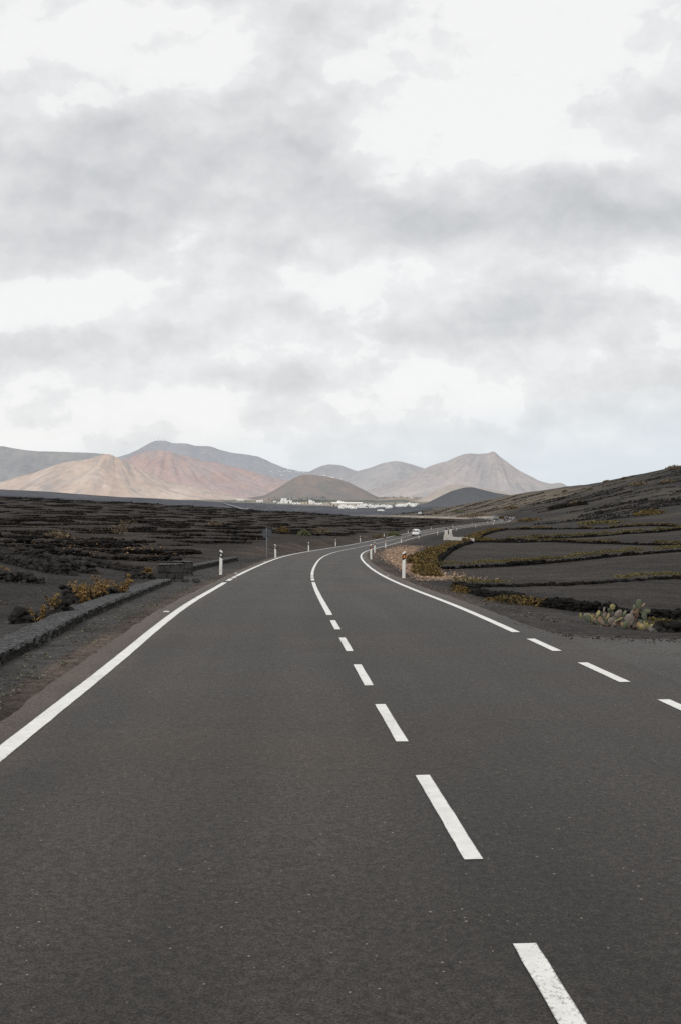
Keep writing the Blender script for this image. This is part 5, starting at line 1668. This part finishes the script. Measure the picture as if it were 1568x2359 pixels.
def palm_proto(seed):
    rnd = random.Random(seed); root = empty('palm_tree')
    mb = MB(); mb.tube([(0, 0, -.5), (.1, 0, 3), (.25, 0, 7)], [.3, .24, .2], 7); mb.build('trunk', M['trunk'], root)
    lf = MB()
    for k in range(18):
        a = 6.28 * k / 18 + rnd.uniform(-.1, .1); up = rnd.uniform(-.3, .9); L = rnd.uniform(2.2, 3)
        prev = Vector((.25, 0, 7)); dirh = Vector((math.cos(a), math.sin(a), 0)); sd = Vector((-math.sin(a), math.cos(a), 0))
        pts = [prev + dirh * L * t + Vector((0, 0, up * L * t - 1.1 * L * t * t)) for t in (0, .3, .6, .85, 1)]
        ws = [.12, .35, .38, .25, .03]; V = []
        for p_, w_ in zip(pts, ws): V += [p_ - sd * w_, p_ + sd * w_]
        lf.add(V, [(2 * i, 2 * i + 1, 2 * i + 3, 2 * i + 2) for i in range(4)])
    lf.build('crown', M['tree_green'], root)
    return root


TP = [tree_proto(1), tree_proto(2)]; PP_ = palm_proto(3); tu = set()
for o in TP + [PP_]: o.location = (0, -300, 0)
bpy.context.view_layer.update()
rtp = random.Random(17)
spots = []
for k in range(58): spots.append((zz(rtp.uniform(255, 760), rtp.uniform(108, 138)), 0, 'dark green tree in the wood behind the village', 'trees in the wood behind the village'))
for k in range(26): spots.append((zz(rtp.uniform(760, 1500), rtp.uniform(150, 196)), 0, 'small dark tree between the white village houses', 'trees between the village houses'))
for k in range(16): spots.append((zz(rtp.uniform(1160, 1420), rtp.uniform(98, 128)), 0, 'small dark tree on the flat at the foot of the peak', 'trees at the foot of the peak'))
for zx in (1262, 1310, 1356, 1371, 1470, 1495): spots.append((zz(zx, rtp.uniform(103, 108)), 1, 'slender palm tree on the flat at the foot of the peak', 'palms at the foot of the peak'))
for ((px, py), kind, lab, grp) in spots:
    q = on_land(px, py) if kind == 1 or 'wood' in lab else hit(px, py, 1500, 4100)
    if q is None or q.y < 1200: continue
    pr = PP_ if kind else TP[rtp.randrange(2)]
    o = copy_tree(pr) if pr.name in tu else pr
    tu.add(pr.name); o.location = q; s = rtp.uniform(.45, .95); o.scale = (s, s, s * rtp.uniform(.8, 1.2)); o.rotation_euler = (0, 0, rtp.uniform(0, 6))
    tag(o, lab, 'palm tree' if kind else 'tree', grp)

# grey track across the plain on the left
V = []; Fc = []
tr = [hit(px, py, 700, 4000) for px, py in ((517, 1160.5), (528, 1164), (541, 1168), (556, 1172.5), (572, 1178))]
for p_ in tr:
    for s in (-1, 1): xx, yy = p_.x + s * 4.5, p_.y; V.append((xx, yy, H1(xx, yy) + 1.0))
for i in range(len(tr) - 1): Fc.append((2 * i, 2 * i + 1, 2 * i + 3, 2 * i + 2))
mb = MB(); mb.add(V, Fc); o = mb.build('far_track', simple('pale_track', (.20, .21, .225), (.16, .17, .185), .05, .95, .1)); tag(o, kind='structure')

# radio masts on the summit
for i, (px, hpx, lab) in enumerate(((365.4, 8.5, 'tall radio mast on the far summit, leftmost'), (371.5, 6, 'short radio mast on the far summit, second from left'), (376.5, 7.5, 'radio mast on the far summit, third from left'), (381, 6.5, 'radio mast on the far summit, rightmost'))):
    q = on_land(px, 1017.5)
    if q is None: continue
    hm = hpx * q.y / F; root = empty('radio_mast', (q.x, q.y, q.z)); tag(root, lab, 'radio mast', 'radio masts on the far summit')
    mb = MB(); mb.tube([(0, 0, -3), (0, 0, hm * .6), (0, 0, hm + 4)], [1.0, .7, .35], 6)
    mb.build('mast', M['mast'] if 'mast' in M else M['sign_white'], root)
    mb = MB()
    for z_ in (.45, .65, .85): mb.box((0, 0, hm * z_), (3.2, 1.2, 1.6))
    mb.build('antenna', M['sign_white'], root)

# ------------------------------------------------------------------ daylight
SUN_EL, SUN_AZ = R(40), R(-148)              # azimuth measured from the view direction, to the left and behind
sun = bpy.data.objects.new('sun', bpy.data.lights.new('sun', 'SUN')); COL.objects.link(sun)
sun.data.energy = 1.25; sun.data.angle = R(12); sun.data.color = (1.0, .95, .88)
dirv = Vector((math.sin(SUN_AZ) * math.cos(SUN_EL), math.cos(SUN_AZ) * math.cos(SUN_EL), math.sin(SUN_EL)))
sun.rotation_euler = dirv.to_track_quat('Z', 'Y').to_euler()

world = bpy.data.worlds.new('World'); scene.world = world; world.use_nodes = True
nt = world.node_tree
for n in list(nt.nodes): nt.nodes.remove(n)
out = nt.nodes.new('ShaderNodeOutputWorld')
sky = nt.nodes.new('ShaderNodeTexSky'); sky.sky_type = 'NISHITA'; sky.sun_disc = False
sky.sun_elevation = SUN_EL; sky.sun_rotation = SUN_AZ; sky.air_density = 1.0; sky.dust_density = 2.0; sky.altitude = 300
bg1 = nt.nodes.new('ShaderNodeBackground'); nt.links.new(sky.outputs[0], bg1.inputs[0]); bg1.inputs[1].default_value = .11
tc = nt.nodes.new('ShaderNodeTexCoord')
sp = nt.nodes.new('ShaderNodeSeparateXYZ'); nt.links.new(tc.outputs['Generated'], sp.inputs[0])
dx_, dy_, dz_ = sp.outputs
ay = math_n(nt, 'MAXIMUM', math_n(nt, 'ABSOLUTE', dy_), .12)
u = math_n(nt, 'DIVIDE', dx_, ay); v = math_n(nt, 'DIVIDE', dz_, ay)
cmb = nt.nodes.new('ShaderNodeCombineXYZ'); nt.links.new(u, cmb.inputs[0]); nt.links.new(v, cmb.inputs[1])
uvv = cmb.outputs[0]
# warp the sheet so that the cloud masses get ragged outlines


def vnoise_c(vec, scale, detail, rough=.6):
    n = nt.nodes.new('ShaderNodeTexNoise'); n.inputs['Scale'].default_value = scale; n.inputs['Detail'].default_value = detail; n.inputs['Roughness'].default_value = rough
    nt.links.new(vec, n.inputs['Vector']); return n.outputs['Color']


def vmath(op, a, b=None, c=None):
    n = nt.nodes.new('ShaderNodeVectorMath'); n.operation = op
    for i, x in enumerate((a, b, c)):
        if x is None: continue
        if isinstance(x, tuple): n.inputs[i].default_value = x
        else: nt.links.new(x, n.inputs[i])
    return n.outputs[0]


mpw = nt.nodes.new('ShaderNodeMapping'); nt.links.new(uvv, mpw.inputs[0]); mpw.inputs['Scale'].default_value = (1, 1.5, 1)
w0 = vmath('SUBTRACT', vnoise_c(uvv, 26, 7, .6), (.5, .5, .5))
w1 = vmath('SUBTRACT', vnoise_c(mpw.outputs[0], 5.5, 8, .52), (.5, .5, .5))
wuv = vmath('MULTIPLY_ADD', w1, (.13, .085, 0), vmath('MULTIPLY_ADD', w0, (.022, .018, 0), uvv))
wsp = nt.nodes.new('ShaderNodeSeparateXYZ'); nt.links.new(wuv, wsp.inputs[0])
BLOBS = [  # column, row, half widths, strength
    (180, 330, 430, 150, -.20), (470, 430, 330, 130, -.13), (690, 230, 110, 220, -.14), (60, 560, 260, 80, -.17), (330, 500, 200, 60, -.06),
    (1010, 500, 300, 85, -.26), (1420, 450, 280, 95, -.27), (1340, 730, 290, 75, -.22), (960, 765, 170, 42, -.14), (190, 805, 200, 36, -.15),
    (570, 885, 190, 30, -.17), (1500, 890, 170, 45, -.14), (1250, 962, 160, 18, -.10), (1370, 210, 130, 60, -.07), (640, 690, 90, 40, -.08), (300, 960, 260, 16, -.05),
    (150, 60, 320, 90, .13), (470, 130, 130, 80, .10), (1060, 290, 230, 110, .20), (1300, 110, 330, 120, .13), (1400, 320, 120, 45, .08), (90, 225, 70, 36, .10),
    (200, 700, 170, 75, .16), (460, 570, 150, 45, .10), (860, 640, 150, 50, .15), (960, 900, 130, 60, .11), (1480, 600, 160, 50, .10), (1440, 825, 160, 40, .10),
    (90, 900, 160, 60, .07), (500, 950, 180, 40, .05), (1220, 610, 120, 40, .08), (820, 40, 120, 60, .05), (750, 830, 100, 30, .05),
]
acc = None
for (bx, by, rx, ry, am) in BLOBS:
    du = math_n(nt, 'MULTIPLY_ADD', wsp.outputs[0], F / rx, -(bx - CX) / rx)
    dv = math_n(nt, 'MULTIPLY_ADD', wsp.outputs[1], F / ry, -(YH - by) / ry)
    r2 = math_n(nt, 'MULTIPLY_ADD', du, du, math_n(nt, 'MULTIPLY', dv, dv))
    e = math_n(nt, 'POWER', 2.718, math_n(nt, 'MULTIPLY', r2, -.85))
    acc = math_n(nt, 'MULTIPLY_ADD', e, am * (.80 if am < 0 else .9), acc if acc is not None else 0.0)
# lumps, flattened towards the horizon
iv = math_n(nt, 'DIVIDE', 1.0, math_n(nt, 'ADD', math_n(nt, 'MAXIMUM', v, 0.0), .24))
cl = nt.nodes.new('ShaderNodeCombineXYZ'); nt.links.new(math_n(nt, 'MULTIPLY', u, iv), cl.inputs[0]); nt.links.new(math_n(nt, 'MULTIPLY', iv, 1.1), cl.inputs[1])
lump = noise_n(nt, cl.outputs[0], 3.4, 8, .52, .0)
cl2 = vmath('MULTIPLY_ADD', w0, (.03, .03, 0), uvv)
puffv = nt.nodes.new('ShaderNodeMapping'); nt.links.new(cl2, puffv.inputs[0]); puffv.inputs['Scale'].default_value = (1, 1.35, 1)
puff = noise_n(nt, puffv.outputs[0], 7.0, 8, .55, .0)
puff_up = noise_n(nt, vmath('ADD', puffv.outputs[0], (-.010, .030, 0)), 7.0, 8, .55, .0)
emb = math_n(nt, 'SUBTRACT', puff, puff_up)
lump2 = noise_n(nt, uvv, 16, 6, .6, .3)
acc = math_n(nt, 'MULTIPLY_ADD', math_n(nt, 'SUBTRACT', lump, .5), .20, acc)
acc = math_n(nt, 'MULTIPLY_ADD', math_n(nt, 'SUBTRACT', lump2, .5), .07, acc)
acc = math_n(nt, 'MULTIPLY_ADD', emb, .80, acc)
# crisp sunlit billows where the cover is thick
edge = nt.nodes.new('ShaderNodeMapRange'); edge.interpolation_type = 'SMOOTHSTEP'
nt.links.new(math_n(nt, 'ADD', acc, math_n(nt, 'MULTIPLY', math_n(nt, 'SUBTRACT', puff, .5), .55)), edge.inputs[0])
edge.inputs[1].default_value = .015; edge.inputs[2].default_value = .060; edge.inputs[3].default_value = 0; edge.inputs[4].default_value = .06
acc = math_n(nt, 'ADD', acc, edge.outputs[0])
acc = math_n(nt, 'MULTIPLY_ADD', math_n(nt, 'SUBTRACT', puff, .5), .15, acc)
val = math_n(nt, 'ADD', acc, .825)
ccol = nt.nodes.new('ShaderNodeValToRGB'); nt.links.new(val, ccol.inputs[0])
els = ccol.color_ramp.elements
els[0].position = .40; els[0].color = (.52, .53, .545, 1)
els[1].position = .98; els[1].color = (.945, .945, .938, 1)
for p_, c_ in ((.58, (.645, .655, .665)), (.70, (.735, .742, .75)), (.82, (.845, .848, .850)), (.91, (.915, .915, .91))):
    e = els.new(p_); e.color = c_ + (1,)
# clear bluish strip low over the horizon
low = ramp(nt, math_n(nt, 'MULTIPLY_ADD', u, -.10, v), [(.01, (1, 1, 1)), (.085, (0, 0, 0))])
lown = math_n(nt, 'MULTIPLY', low, math_n(nt, 'MULTIPLY_ADD', lump, -.7, 1.3, clamp=True))
cc_ = mixc(nt, lown, ccol.outputs[0], (.735, .80, .85))
# overcast is brightest overhead
zen = math_n(nt, 'MULTIPLY_ADD', math_n(nt, 'MULTIPLY_ADD', dz_, 2.2, -1.05, clamp=True), .05, 1.0)
bg2 = nt.nodes.new('ShaderNodeBackground'); nt.links.new(cc_, bg2.inputs[0]); nt.links.new(zen, bg2.inputs[1])
mx = nt.nodes.new('ShaderNodeMixShader'); mx.inputs[0].default_value = .95
nt.links.new(bg1.outputs[0], mx.inputs[1]); nt.links.new(bg2.outputs[0], mx.inputs[2]); nt.links.new(mx.outputs[0], out.inputs[0])

# ------------------------------------------------------------------ render settings
scene.view_settings.view_transform = 'Standard'; scene.view_settings.look = 'None'
scene.view_settings.exposure = 0; scene.view_settings.gamma = 1
scene.render.engine = 'CYCLES'
scene.cycles.use_denoising = False
scene.cycles.max_bounces = 4
scene.cycles.diffuse_bounces = 2
scene.render.resolution_x = 680; scene.render.resolution_y = 1024
